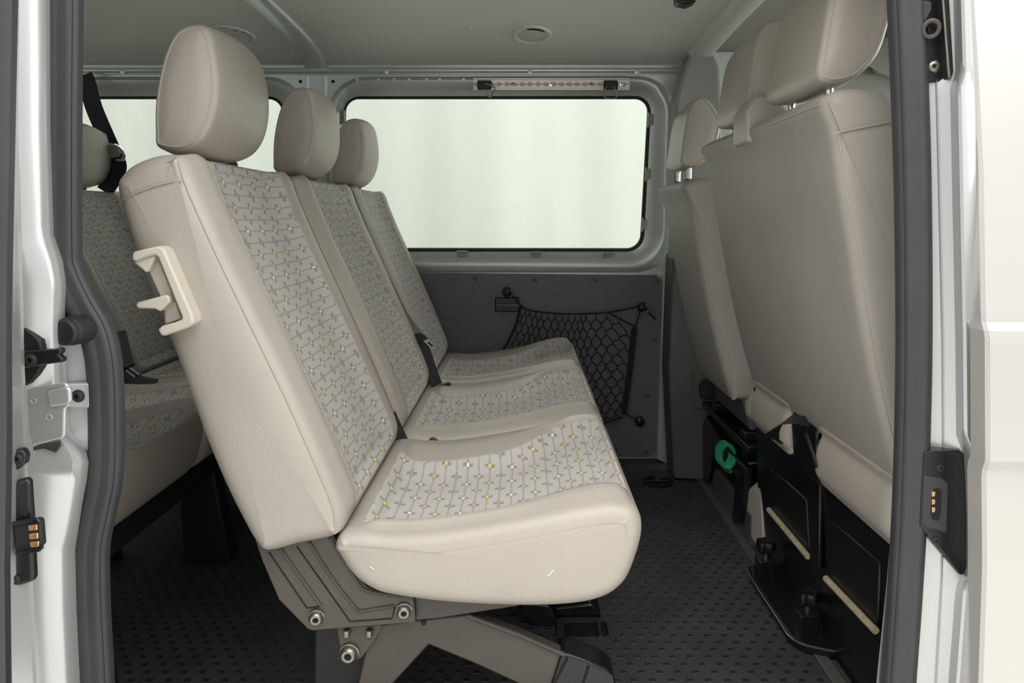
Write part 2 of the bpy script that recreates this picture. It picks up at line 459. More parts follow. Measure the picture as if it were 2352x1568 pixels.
# floor with rubber mat
fl = struct(obj('floor', MB().box((-2.0, 0.86, -0.05), (0.585, YF+0.05, 0.0)), 'mat_black', smooth=0), 'black rubber floor mat')
st = MB(); r_ = 0
y = 0.92
while y < 2.44:
    x = -1.0 + (0.0175 if r_ % 2 else 0)
    while x < 0.56:
        if not (x < -0.55 and y > 2.0):
            a, b, h = 0.0062, 0.0045, 0.0014
            st.add([(x-a,y-b,0),(x+a,y-b,0),(x+a,y+b,0),(x-a,y+b,0),(x-a*.8,y-b*.8,h),(x+a*.8,y-b*.8,h),(x+a*.8,y+b*.8,h),(x-a*.8,y+b*.8,h)],
                   [(4,5,6,7),(0,1,5,4),(1,2,6,5),(2,3,7,6),(3,0,4,7)])
        x += 0.035
    y += 0.0235; r_ += 1
so = obj('mat_dents', st, 'mat_stud', fl, smooth=0); so['kind'] = 'stuff'  # raised blocks, dark tone stands for the shade inside the mat's dents
obj('mat_edge_strip', MB().box((0.575, 0.92, 0.0), (0.60, YF, 0.006)), 'dark_trim', fl, bevel=0.002)
cf = struct(obj('floor_cab', MB().box((0.585, 0.86, -0.05), (2.2, YF+0.05, -0.002)), 'carpet', smooth=0), 'dark carpeted cab floor')

# far wall: leaning upper half with two windows, upright lower half
zb = 0.70
UP = Plane((0, YF, zb), (0, -0.985, -0.175))
def up(px, py, off=0.0): return UP.hit(px, py, off)
W1 = [([(752,176),(1553,174),(1540,632),(752,630)], 88, 0.0), ([(762,184),(1543,182),(1531,616),(762,614)], 82, 0.013),
      ([(774,194),(1530,193),(1519,602),(774,600)], 72, 0.010), ([(782,204),(1518,203),(1503,592),(784,590)], 58, -0.006),
      ([(788,221),(1497,220),(1478,578),(790,578)], 38, -0.016), ([(793,228),(1489,228),(1470,571),(795,570)], 30, -0.022)]
W2 = [([(-120,176),(704,176),(704,630),(-120,630)], 88, 0.0), ([(-110,184),(692,184),(692,614),(-110,614)], 82, 0.013),
      ([(-98,194),(678,194),(678,600),(-98,600)], 72, 0.010), ([(-84,204),(668,204),(668,590),(-84,590)], 58, -0.006),
      ([(-70,221),(655,221),(655,578),(-70,578)], 38, -0.016), ([(-64,228),(648,228),(648,570),(-64,570)], 30, -0.022)]
rings1 = [[up(p.x, p.y, off) for p in rr4([Vector(c) for c in cs], r)] for cs, r, off in W1]
rings2 = [[up(p.x, p.y, off) for p in rr4([Vector(c) for c in cs], r)] for cs, r, off in W2]
def hole_wall(outer, holes):
    bm = bmesh.new()
    for loop in [outer] + holes:
        vs = [bm.verts.new(p) for p in loop]
        for i in range(len(vs)): bm.edges.new((vs[i], vs[(i+1) % len(vs)]))
    bmesh.ops.triangle_fill(bm, use_beauty=True, edges=bm.edges[:])
    mb = MB(); bm.verts.index_update()
    mb.v = [tuple(v.co) for v in bm.verts]; mb.f = [tuple(v.index for v in f.verts) for f in bm.faces]; bm.free()
    return mb
XR, XF = -2.0, 0.95
ztop = 1.42
def upz(x, z): return Vector((x, YF - (z-zb)*0.175/0.985, z))
wb = obj('wall_back', hole_wall([upz(XR, zb), upz(XF, zb), upz(XF, ztop), upz(XR, ztop)], [rings1[0], rings2[0]]), 'silver_inner', smooth=30)
struct(wb, 'silver painted far side wall with two window cut-outs')
for rg in (rings1, rings2):
    obj('window_surround', MB().rings(rg[:5]), 'silver_inner', wb, smooth=50)
obj('lower_wall', MB().box((XR, YF, -0.02), (XF, YF+0.03, zb)), 'silver_inner', wb, smooth=0)
# pillar channel between the windows
for px in (706, 748):
    obj('pillar_ridge', MB().tube([up(px, 176, 0.0), up(px+2, 250, 0.002), up(px+2, 420, 0.002), up(px+2, 625, 0.0)], 0.006, 8), 'silver_inner', wb)
for px in (690, 765):
    obj('bolt_hole', MB().lathe([(0.0055, 0), (0.0055, 0.001), (0, 0.001)], up(px, 187, 0.0), UP.n, 12), 'dark_hole', wb)
for px in (820, 870, 905, 940, 980, 1010, 1065):
    obj('spot_weld', MB().lathe([(0.006, 0), (0.005, 0.0012), (0, 0.0012)], up(px, 183, 0.012), UP.n, 10), 'silver_inner', wb)
for k, (rg, nm, lb) in enumerate(((rings1, 'window_1', 'large far side window behind the middle bench'), (rings2, 'window_2', 'far side rear window behind the last bench'))):
    g = obj(nm, MB().add([p - UP.n*0.006 for p in rg[5]], [tuple(range(len(rg[5])))]), 'glass', smooth=0)
    struct(g, lb)
    obj('window_seal', MB().rings([rg[4], [p + UP.n*0.002 for p in rg[5]], rg[5], [p - UP.n*0.012 for p in rg[5]]]), 'black_matte', g, smooth=40)
    if k == 0:
        for (px, py) in ((1062,582),(1232,584),(1398,586)):
            c = up(px, py, -0.010)
            mb = MB(); ux, uz = Vector((1,0,0)), UP.n.cross(Vector((1,0,0)))
            if uz.z < 0: uz = -uz
            for a0, a1, b0, b1, h in ((-.020,.020,.006,.011,.012),(-.014,.014,-.010,.006,.006),(-.006,.006,-.016,-.010,.006)):
                mb.prism([c+ux*a0+uz*b0, c+ux*a1+uz*b0, c+ux*a1+uz*b1, c+ux*a0+uz*b1], UP.n*h)
            obj('clip', mb, 'grey_plastic', g, bevel=0.001)
        for (px, py) in ((1493,275),(1487,400),(1479,515),(787,270)):
            c = up(px, py, -0.012); mb = MB()
            for a0, a1, b0, b1, h in ((-.004,.008,-.017,.017,.008),(-.009,-.004,-.024,.024,.012)):
                sgn = 1 if px > 1000 else -1
                mb.prism([c+ux*a0*sgn+uz*b0, c+ux*a1*sgn+uz*b0, c+ux*a1*sgn+uz*b1, c+ux*a0*sgn+uz*b1], UP.n*h)
            obj('clip', mb, 'grey_plastic', g, bevel=0.001)

# ceiling: gently arched lining, ribs, edge rails
def ceil_z(y): 
    t = (y - 1.6)/0.75
    return 1.395 - 0.035*t*t - (0.02*max(0, t-0.8)**2)
YC1 = 2.335
cm = MB(); nx = 14; rings = []
for i in range(25):
    yy = 0.86 + (YC1-0.86)*i/24
    rings.append([Vector((XR, yy, ceil_z(yy))), Vector((0.575, yy, ceil_z(yy))), Vector((0.575, yy, ceil_z(yy)+0.03)), Vector((XR, yy, ceil_z(yy)+0.03))])
cm.rings(rings, True, True, True)
ce = struct(obj('ceiling', cm, 'lining', smooth=30), 'grey van roof lining')
obj('roof_skin', MB().box((XR-0.05, 0.80, 1.44), (2.3, YF-0.05, 1.46)), 'silver_paint', ce, smooth=0)
# long edge rail where lining meets wall
for (py, rr, off) in ((161, 0.006, 0.02), (168, 0.004, 0.012)):
    obj('edge_rail', MB().tube([up(-100, py, off), up(1575, py, off)], rr, 8), 'silver_inner', ce)
for px in (283, 887, 1217, 1463):
    obj('edge_fixing', MB().lathe([(0.008, 0), (0.008, 0.004), (0, 0.006)], up(px, 165, 0.022), UP.n, 12), 'silver_inner', ce)
# roof bows (cross ribs), rounding down into the wall
def bow(n, x0, x1, label):
    path = [Vector((x0, yy, ceil_z(yy)-0.004)) for yy in (0.9, 1.2, 1.5, 1.8, 2.05)]
    path += [Vector((x0+(x1-x0)*0.4, 2.2, ceil_z(2.2)-0.004)), Vector((x0+(x1-x0)*0.8, 2.28, ceil_z(2.28)-0.007)), Vector((x1, 2.325, ceil_z(2.325)-0.016))]
    P = spline(path, 5)
    prof = [(-.034,.012),(-.033,-.001),(-.028,-.005),(.0,-.006),(.028,-.005),(.033,-.001),(.034,.012)]
    def upv(i):
        t = i/(len(P)-1)
        return Vector((0, 0.0, 1)) if t < 0.75 else Vector((0, (t-0.75)*1.6, 1))
    o = obj('trim_%d' % n, MB().sweep(prof, P, upv), 'silver_inner' if n == 1 else 'grey_plastic', smooth=60)
    return struct(o, label)
bow(1, -0.645, -0.675, 'curved roof rib running down between the far windows')
# front bow and far B-pillar cover
PB = [(1585,120),(1640,124),(1652,150),(1660,230),(1660,420),(1690,600),(1548,600),(1549,400),(1552,230),(1562,190)]
tb = obj('trim_2', polypx(PB, 2.20, 0.10), 'grey_plastic', bevel=0.012, seg=4, smooth=40)
struct(tb, 'smooth grey pillar cover beside the driver seat')
tb2 = obj('trim_3', polypx([(1546,585),(1700,585),(1760,1110),(1548,1100),(1536,850)], 2.22, 0.12), 'dark_trim', bevel=0.008, seg=3)
struct(tb2, 'dark lower pillar cover beside the driver seat')
tb4 = obj('trim_5', polypx([(1524,628),(1545,600),(1542,1070),(1508,1055)], 2.40, 0.05), 'silver_inner', bevel=0.004)
struct(tb4, 'narrow painted post edge beside the dark side panel')
P = [Vector((0.545, yy, ceil_z(yy)-0.002)) for yy in (0.9, 1.2, 1.5, 1.7, 1.85, 2.0, 2.1, 2.21)]
prof = [(-.04,.012),(-.038,-.004),(-.03,-.012),(.0,-.014),(.03,-.012),(.038,-.004),(.04,.012)]
o = obj('trim_4', MB().sweep(prof, P, (0, 0, 1)), 'lining', smooth=60); struct(o, 'curved roof rib above the front seats')
mb = MB()
obj('anchor_pocket', boxpx(1592,850,1668,940, 2.215, 0.02), 'dark_trim', tb2, bevel=0.004)

# rear end, near rear side, cab shell (all closed so that light only enters by doors and windows)
def frame_wall(name, lo_u, hi_u, lo_z, hi_z, win, fn, matn, lab, glassname):
    o4 = [fn(lo_u, lo_z), fn(hi_u, lo_z), fn(hi_u, hi_z), fn(lo_u, hi_z)]
    u0, u1, z0, z1 = win
    h4 = [fn(u0, z0), fn(u1, z0), fn(u1, z1), fn(u0, z1)]
    w = struct(obj(name, hole_wall(o4, [h4]), matn, smooth=0), lab)
    g = obj('pane', MB().add(h4, [(0,1,2,3)]), 'glass', w, smooth=0)
    return w
frame_wall('wall_left', 0.80, YF, -0.05, 1.45, (1.05, 2.25, 0.72, 1.28), lambda u, z: Vector((XR - 0.0, u, z)), 'lining', 'rear end of the van with tailgate window', 'w')
frame_wall('wall_near', XR, -0.66, -0.05, 1.45, (-1.85, -0.95, 0.72, 1.24), lambda u, z: Vector((u, 0.86, z)), 'silver_paint', 'near rear side of the van behind the door opening', 'w')
# cab: roof lining, far door with window, windscreen, dash
cb = struct(obj('ceiling_cab', MB().prism([(0.56,0.86,1.40),(1.25,0.86,1.40),(1.25,2.36,1.40),(0.56,2.36,1.40)], (0,0,0.02)), 'cab_lining', smooth=0), 'pale cab roof lining')
frame_wall('wall_cab_far', 0.95, 2.25, -0.05, 1.45, (1.0, 1.55, 0.74, 1.26), lambda u, z: Vector((u, 2.40, z)), 'cab_lining', 'driver door inside the cab', 'w')
ws = MB().add([(2.2,0.86,0.80),(2.2,2.42,0.80),(1.25,2.42,1.40),(1.25,0.86,1.40)], [(0,1,2,3)])
wo = struct(obj('window_3', ws, 'glass', smooth=0), 'sloping windscreen of the cab')
for yy in (0.90, 2.38):
    obj('windscreen_pillar', MB().tube([(2.2, yy, 0.78), (1.25, yy, 1.40)], 0.05, 10), 'cab_lining', wo)
obj('windscreen_header', MB().box((1.16, 0.86, 1.34), (1.30, 2.40, 1.42)), 'cab_lining', wo, bevel=0.02)
struct(obj('wall_right', MB().box((2.215, 0.86, -0.05), (2.26, 2.45, 0.80)), 'dark_trim', smooth=0), 'front bulkhead of the cab')
db = thing('dashboard', 'dark dashboard in front of the cab seats', 'dashboard', (1.75, 1.6, 0))
obj('dash_top', MB().prism([(1.45,0.90,0.40),(1.45,0.90,0.72),(1.62,0.90,0.82),(2.2,0.90,0.80),(2.2,0.90,0.40)], (0,1.46,0)), 'dark_trim', db, bevel=0.03, seg=4); settle(db)
# driver-side sun visor seen past the near front headrest
vz = thing('sun_visor', 'pale sun visor folded up beyond the near front headrest', 'sun visor', (1.15, 2.0, 1.3))
s, p, g, inf = pillow([(1.02,1.37),(1.03,1.36),(1.10,1.325),(1.17,1.29),(1.185,1.29),(1.18,1.305),(1.11,1.34),(1.04,1.378)], 1.80, 2.24, 0.006, sub=4)
obj('visor_pad', s, 'cab_lining', vz, smooth=70); settle(vz)

# ------------------------------------------------------------------ near side: door opening, pillars, seal, open sliding door, front door
YD = 0.88
SEAL_L = [(-250,150),(0,149),(300,147),(560,148),(620,155),(700,192),(760,225),(850,243),(1000,247),(1100,243),(1180,227),(1260,214),(1400,216),(1568,225),(2000,240)]
SEAL_R = [(-250,2070),(0,2079),(390,2093),(784,2097),(1100,2090),(1350,2077),(1568,2062),(2000,2036)]
path = [Vector((x, y, 0)) for y, x in reversed(SEAL_L)] + [Vector((190,-310,0)), Vector((280,-335,0)), Vector((1950,-335,0)), Vector((2040,-310,0))] + [Vector((x, y, 0)) for y, x in SEAL_R] + [Vector((2000,2040,0)), Vector((290,2040,0))]
sp2 = [at(p.x, p.y, YD) for p in spline(path, 8, True)]
prof = [(-.0205,-.004),(-.0205,.006),(-.017,.014),(-.011,.019),(-.004,.020),(.000,.0165),(.003,.0155),(.010,.0155),(.014,.0135),(.0155,.010),(.0165,.0105),(.0195,.008),(.0205,.003),(.0205,-.004)]
# the bulb faces outward (towards the viewer) and its thin lip inward
seal = struct(obj('trim_6', MB().sweep(prof, sp2, (0,-1,0), closed=True), 'rubber', smooth=50), 'grey rubber seal around the sliding door opening')
# inner pinch lip of the seal
cen = sum(sp2, Vector())/len(sp2)

def columns(pys, cols):
    # cols: list of (table py->px, depth table or number)
    rings = []
    for py in pys:
        rings.append([at(interp(tb_, py), py, d if not isinstance(d, list) else interp(d, py)) for tb_, d in cols])
    return MB().rings(rings, False)
PY = list(range(-340, 2060, 20))
sr = lambda d: [(y, x+d) for y, x in SEAL_R]
EDGE_R = [(-340,2212),(0,2226),(200,2238),(400,2248),(700,2252),(740,2254),(770,2262),(1060,2263),(1085,2254),(1300,2256),(1568,2247),(2040,2228)]
CR = [(-340,2200),(0,2207),(170,2212),(200,2200),(400,2204),(784,2212),(1000,2214),(1040,2230),(1180,2236),(1310,2236),(1345,2213),(1568,2196),(2040,2160)]
RD = [(-340,2140),(0,2146),(390,2156),(784,2165),(1030,2166),(1330,2163),(1568,2149),(2040,2120)]
pr = columns(PY, [(sr(-10), YD), (sr(26), YD+0.001), ([(y, x-3) for y, x in RD], 0.872), (RD, 0.868), ([(y, x+3) for y, x in RD], 0.871),
                  ([(y, x-18) for y, x in CR], 0.862), ([(y, x-7) for y, x in CR], 0.842), (CR, 0.832), ([(y, x+8) for y, x in CR], 0.829), ([(y, x+20) for y, x in CR], 0.830),
                  ([(y, x-8) for y, x in EDGE_R], 0.833), (EDGE_R, 0.842), ([(y, x+6) for y, x in EDGE_R], 0.87)])
wf = struct(obj('wall_front', pr, 'silver_paint', smooth=50), 'silver painted front post of the sliding door opening')
# rear post
c1 = [(-340,108),(0,109),(300,111),(540,118),(600,136),(650,146),(760,143),(990,150),(1030,186),(1060,197),(1100,193),(1160,184),(1215,174),(1260,163),(1400,165),(1568,172),(2040,190)]
c2 = [(-340,116),(0,117),(300,118),(540,125),(600,146),(650,153),(760,150),(990,158),(1030,198),(1060,206),(1100,202),(1160,190),(1215,182),(1260,176),(1400,180),(1568,188),(2040,205)]
pl = columns(PY, [([(-340,-140),(2040,-100)], 0.790), ([(-340,20),(2040,60)], 0.808), ([(y, x-30) for y, x in c1], 0.822), ([(y, x-12) for y, x in c1], 0.831), (c1, 0.842), (c2, 0.868), ([(y, x+4) for y, x in c2], 0.872),
                  ([(y, x-14) for y, x in SEAL_L], 0.878), ([(y, x+8) for y, x in SEAL_L], YD)])
rp = struct(obj('wall_front_post', pl, 'silver_paint', smooth=50), 'silver painted rear post of the sliding door opening')
obj('post_crease', MB().tube([at(86, 1090, 0.829), at(92, 1300, 0.829), at(106, 1568, 0.829), at(120, 1900, 0.829)], 0.0016, 6), 'silver_inner', rp)
# sill and header close the frame
struct(obj('wall_front_sill', MB().prism([(-0.75,0.80,-0.35),(-0.75,0.80,-0.06),(-0.75,0.90,-0.01),(-0.75,0.90,-0.35)], (2.0,0,0)), 'silver_paint', smooth=0), 'silver sill below the sliding door opening')
struct(obj('wall_front_header', MB().box((-0.75,0.82,1.315),(0.75,0.90,1.45)), 'silver_paint', bevel=0.01), 'silver header above the sliding door opening')
obj('inner_step', MB().box((-0.62,0.885,-0.05),(0.50,0.93,-0.001)), 'black_matte', fl, bevel=0.004)
# inner linings of the two posts, hiding the wall thickness
obj('post_lining', MB().rings([[at(interp(SEAL_R, py)-interp([(1000,28),(1180,36),(1568,49),(2000,60)], py), py, YD+0.004), at(interp(SEAL_R, py)-10, py, YD+0.05), at(interp(SEAL_R, py)+120, py, YD+0.06)] for py in PY], False), 'cab_lining', wf, smooth=50)
obj('post_lining', MB().rings([[at(interp(SEAL_L, py)+16, py, YD+0.004), at(interp(SEAL_L, py)+8, py, YD+0.04), at(interp(SEAL_L, py)-140, py, YD+0.05)] for py in PY], False), 'dark_trim', rp, smooth=50)

# front door skin to the right with its rub strip band
YO = 0.80
XD0 = at(2263, 900, YO).x
def dz(py): return at(2300, py, YO).z
ed = [(y, x+4) for y, x in EDGE_R]
dp = []
for py in PY:
    e = interp(ed, py); y_ = YO if not (755 <= py <= 1070) else YO-0.008
    lean = max(0, (dz(py)-0.72))*0.16
    a = at(e, py, y_+lean); dp.append([a + Vector((0.0,0.03,0)), a + Vector((0.0005,0.004,0)), a + Vector((0.004,0,0)), Vector((0.58, y_+lean, a.z)), Vector((0.62, y_+lean, a.z))])
d2 = obj('door_2', MB().rings(dp, False), 'door_skin', smooth=25); struct(d2, 'pale silver front door skin at the right edge')
obj('door_lower', MB().box((0.6195, YO, -0.35), (1.75, YO+0.03, 0.74)), 'door_skin', d2)
obj('door_rub_strip', MB().box((0.62, YO-0.008, dz(1072)), (1.75, YO+0.002, dz(752))), 'door_skin', d2, bevel=0.003)
obj('door_window_frame', MB().box((0.625, YO+0.06, 1.27), (1.45, YO+0.10, 1.44)), 'door_skin', d2)
obj('door_glass', MB().add([(0.62,YO+0.03,0.74),(1.75,YO+0.03,0.74),(1.45,YO+0.10,1.28),(0.62,YO+0.10,1.28)], [(0,1,2,3)]), 'glass', d2, smooth=0)
obj('door_front_edge', MB().prism([(1.70,YO,-0.35),(1.70,YO,0.74),(1.40,YO+0.08,1.30),(1.46,YO+0.08,1.30),(1.78,YO,0.76),(2.2,YO,0.76),(2.2,YO,-0.35)], (0,0.03,0)), 'door_skin', d2)
obj('door_inner_card', MB().box((0.66, YO+0.04, 0.0), (1.9, YO+0.075, 0.73)), 'cab_lining', d2, bevel=0.01)

# leading edge of the opened sliding door at the far left
YDO = 0.64
RL = [(-340,46),(0,42),(300,36),(600,30),(784,28),(1000,29),(1300,24),(1568,27),(2040,32)]
SL = [(-340,48),(0,45),(300,42),(500,49),(784,55),(1000,62),(1100,65),(1300,74),(1568,86),(2040,110)]
d1m = columns(PY, [(RL, YDO+0.012), ([(y, x+1) for y, x in RL], YDO+0.03), ([(y, x-10) for y, x in SL], 0.69), (SL, 0.735), ([(y, x-50) for y, x in SL], 0.745)])
d1 = obj('door_1', d1m, 'silver_paint', smooth=40); struct(d1, 'opened sliding door, leading edge at the left border')
obj('door_outer_skin', columns(PY, [([(-340,-1900),(2040,-1900)], 0.60), ([(y, -90) for y, x in RL], 0.60), ([(y, x-85) for y, x in RL], 0.612)]), 'door_skin', d1)
obj('door_edge_rubber', columns(PY, [([(y, x-100) for y, x in RL], YDO-0.015), ([(y, x-34) for y, x in RL], YDO-0.022), ([(y, x-14) for y, x in RL], YDO-0.02), ([(y, x-4) for y, x in RL], YDO-0.010), (RL, YDO+0.004), ([(y, x-2) for y, x in RL], YDO+0.02)]), 'rubber', d1, smooth=50)
obj('door_glass', MB().box((-1.12, 0.594, 0.76), (-0.52, 0.599, 1.26)), 'black_gloss', d1, bevel=0.004)
# ------------------------------------------------------------------ SECOND ROW: single near seat
ns = thing('passenger_seat', 'beige single seat with handle on its side, nearest the sliding door', 'seat', (-0.1, 1.2, 0))
seat_back(ns, 0.965, 1.43, near=True)
seat_cushion(ns, 0.965, 1.43)
seat_head(ns, 1.055, 1.302)
posts(ns, at(400, 352, 1.06).x, at(400, 360, 1.06).z, at(400, 330, 1.06).z, (1.13, 1.26))
for pts in ([(1258,1322),(1264,1318),(1268,1312)], [(1266,1312),(1272,1310)], [(850,1300),(854,1304),(858,1308)]):
    obj('scuff', MB().tube([at(x, y, 0.9632) for x, y in pts], 0.0008, 5), 'white_tag', ns)
# release handle on the side of the backrest
YH = 0.955
hd = obj('handle_bezel', polypx([(303,583),(308,577),(362,565),(376,572),(442,725),(444,742),(432,752),(380,771),(370,772),(361,757),(372,748),(398,741),(416,734),(417,728),(362,591),(356,586),(345,588),(312,601),(302,598)], YH-0.016, 0.030), 'beige_plastic', ns, bevel=0.003, seg=3)
obj('handle_recess', polypx([(330,600),(360,588),(416,732),(378,746),(376,700)], YH+0.002, 0.012), 'beige_plastic', hd, bevel=0.002)
obj('handle_upper_scoop', polypx([(302,600),(356,585),(352,598),(338,626),(333,625)], YH-0.012, 0.026), 'beige_plastic', hd, bevel=0.003)
lv = obj('handle_lever', MB().prism([at(x, y, YH-0.014) for x, y in [(310,700),(316,694),(380,677),(388,681),(390,694),(384,699),(366,716),(356,710),(316,709)]], (0, 0.022, 0)), 'beige_plastic', hd, bevel=0.003, seg=3)
# hinge bracket under the backrest
YB = 0.992
hp = obj('hinge_plate', polypx([(585,1240),(600,1285),(640,1378),(706,1445),(718,1449),(955,1430),(949,1372),(880,1364),(845,1350),(825,1330),(765,1232),(740,1200)], YB, 0.008), 'bracket_paint', ns, bevel=0.002)
def ribpx(pts, name, parent, Y, w=4, matn='bracket_paint'):
    P = [at(x, y, Y) for x, y in pts]
    return obj(name, MB().tube(spline(P, 4), 0.0028, 8), matn, parent)
ribpx([(640,1255),(685,1318),(738,1392)], 'pressed_rib', hp, YB-0.0005)
ribpx([(710,1245),(768,1335),(818,1398),(822,1402),(830,1403),(905,1391)], 'pressed_rib', hp, YB-0.0005)
for pts in ([(618,1268),(705,1396),(738,1392)], [(682,1255),(804,1427),(900,1420),(907,1395)]):
    obj('pressed_groove', MB().tube([at(x, y, YB-0.0002) for x, y in pts], 0.0013, 6), 'dark_hole', hp)
ribpx([(757,1235),(820,1335),(840,1355),(880,1364),(948,1373)], 'flange_edge', hp, YB-0.0008)
for (x, y) in ((727,1415),(928,1400)): bolt(hp, 'bolt', at(x, y, YB), 0.0108, (0.12,-1,-0.1), 'steel', 0.010)
# seat frame and legs
rl = obj('seat_rail', polypx([(948,1350),(1215,1365),(1190,1392),(1080,1409),(1010,1420),(955,1425)], 1.005, 0.03), 'leg_paint', ns, bevel=0.002)
obj('rail_hole', MB().lathe([(0.004, 0), (0.004, 0.0012), (0, 0.0012)], at(973, 1430, 1.0155), (0,-1,0), 12), 'dark_hole', rl)
br = obj('pivot_bracket', polypx([(772,1440),(880,1434),(862,1472),(832,1510),(808,1521),(788,1512),(781,1492)], 1.008, 0.006), 'leg_paint', ns, bevel=0.002)
bolt(br, 'pivot_bolt', at(803, 1497, 1.008), 0.0135, (0,-1,-0.05), 'steel', 0.012)
for x in (796, 848):
    obj('bracket_tab', MB().lathe([(0.005,0),(0.005,0.010),(0.002,0.014),(0,0.014)], at(x, 1446, 1.003), (0,0,-1), 10), 'steel', br)
obj('rear_leg', polypx([(722,1440),(862,1436),(832,1568),(770,1850),(712,1850),(720,1568)], 1.045, 0.05), 'black_matte', ns, bevel=0.004)
obj('leg_frame', polypx([(852,1436),(955,1424),(1070,1412),(1185,1455),(1300,1505),(1258,1600),(1190,1570),(1085,1522),(985,1481),(903,1570),(770,1850),(742,1850),(822,1570)], 1.017, 0.024), 'leg_paint', ns, bevel=0.003)
obj('leg_top_edge', MB().tube([at(x, y, 1.014) for x, y in [(1072,1413),(1185,1455),(1296,1503)]], 0.004, 8), 'bracket_paint', ns)
fl_ = obj('leg_foot_cover', polypx([(1288,1506),(1300,1500),(1336,1512),(1392,1536),(1410,1552),(1420,1600),(1424,1850),(1345,1850),(1335,1650),(1256,1605)], 1.010, 0.05), 'black_gloss', ns, bevel=0.006, seg=3)
for a, b in (((1303,1512),(1262,1592)), ((1352,1530),(1330,1600))):
    obj('cover_groove', MB().tube([at(a[0], a[1], 1.009), at(b[0], b[1], 1.009)], 0.002, 6), 'dark_hole', fl_)
settle(ns)

# ------------------------------------------------------------------ second row: double bench behind it
db2 = thing('double_bench_seat', 'double bench seat between the single beige seat and the far window', 'bench seat', (-0.1, 1.9, 0))
for (a, b) in ((1.45, 1.915), (1.925, 2.375)):
    seat_back(db2, a, b, leather='leather')
    seat_cushion(db2, a, b, leather='leather')
    m_ = (a+b)/2 - 0.005
    seat_head(db2, m_-0.130, m_+0.115, leather='leather')
    posts(db2, at(400, 352, 1.06).x, at(400, 360, 1.06).z, at(400, 330, 1.06).z, (m_-0.065, m_+0.065))
bx0 = at(900, 1380, 1.0).x
obj('bench_frame', MB().box((-0.30, 1.47, 0.25), (0.08, 2.35, 0.30)), 'black_matte', db2, bevel=0.006)
lgp = [atz(1195, 1440, 0.12)]
obj('front_leg', MB().prism([(0.02,1.50,0.30),(0.09,1.50,0.30),(0.13,1.50,0.02),(0.085,1.50,0.02)], (0,0.035,0)), 'black_gloss', db2, bevel=0.006)
obj('front_leg', MB().prism([(0.02,2.26,0.30),(0.09,2.26,0.30),(0.13,2.26,0.02),(0.085,2.26,0.02)], (0,0.035,0)), 'black_gloss', db2, bevel=0.006)
obj('rear_leg', MB().prism([(-0.26,1.50,0.30),(-0.18,1.50,0.30),(-0.22,1.50,0.01),(-0.28,1.50,0.01)], (0,0.035,0)), 'black_gloss', db2, bevel=0.006)
obj('rear_leg', MB().prism([(-0.26,2.26,0.30),(-0.18,2.26,0.30),(-0.22,2.26,0.01),(-0.28,2.26,0.01)], (0,0.035,0)), 'black_gloss', db2, bevel=0.006)
obj('latch_cheek', polypx([(1190,1400),(1205,1385),(1262,1390),(1282,1430),(1300,1478),(1260,1480),(1225,1440)], 1.40, 0.012), 'black_plastic', db2, bevel=0.004)
lt = obj('floor_latch', polypx([(1268,1395),(1360,1385),(1378,1402),(1382,1425),(1365,1455),(1290,1470),(1280,1440)], 1.43, 0.06), 'black_gloss', db2, bevel=0.006, seg=3)
bolt(lt, 'latch_pin', at(1318, 1426, 1.43), 0.007, (0,-1,0), 'steel', 0.012)
settle(db2)

# recessed floor fitting that the bench latches into
def frame_on_floor(name, cx, cy, ax, ay, w, label, cat):
    t = thing(name, label, cat, (cx, cy, 0.0))
    out = rr4([Vector((-ax,-ay)), Vector((ax,-ay)), Vector((ax,ay)), Vector((-ax,ay))], 0.022)
    inn = rr4([Vector((-ax+w,-ay+w)), Vector((ax-w,-ay+w)), Vector((ax-w,ay-w)), Vector((-ax+w,ay-w))], 0.010)
    R = [[Vector((p.x, p.y, 0.0)) for p in out], [Vector((p.x*.98, p.y*.98, 0.006)) for p in out], [Vector((p.x, p.y, 0.007)) for p in inn], [Vector((p.x, p.y, 0.001)) for p in inn]]
    obj('rim', MB().rings(R), 'rubber', t, smooth=40)
    obj('well', MB().add([Vector((p.x, p.y, 0.0015)) for p in inn], [tuple(range(len(inn)))]), 'dark_hole', t, smooth=0)
    obj('striker_bar', MB().tube([(ax-w-0.018, -ay+w, 0.006), (ax-w-0.018, ay-w, 0.006)], 0.004, 8), 'steel', t)
    return t
c = atz(1345, 1450, 0.0)
frame_on_floor('floor_anchor_frame', c.x, c.y, 0.062, 0.045, 0.016, 'rectangular rubber rimmed seat anchor in the floor under the seats', 'anchor')
c = atz(1510, 1107, 0.0)
fa = thing('tie_down_cup', 'round black tie-down cup set in the floor near the dark side panel', 'tie-down', (c.x, c.y, 0.0))
obj('cup_rim', MB().lathe([(0.052,0.0),(0.052,0.004),(0.046,0.007),(0.038,0.006),(0.034,0.001),(0,0.001)], (0,0,0), (0,0,1), 28), 'black_plastic', fa)
obj('tie_bar', MB().tube([(-0.034,0,0.005),(0.034,0,0.005)], 0.004, 8), 'black_gloss', fa)
obj('cup_lug', MB().box((-0.008,-0.012,0.001),(0.008,0.012,0.010)), 'black_gloss', fa, bevel=0.002)

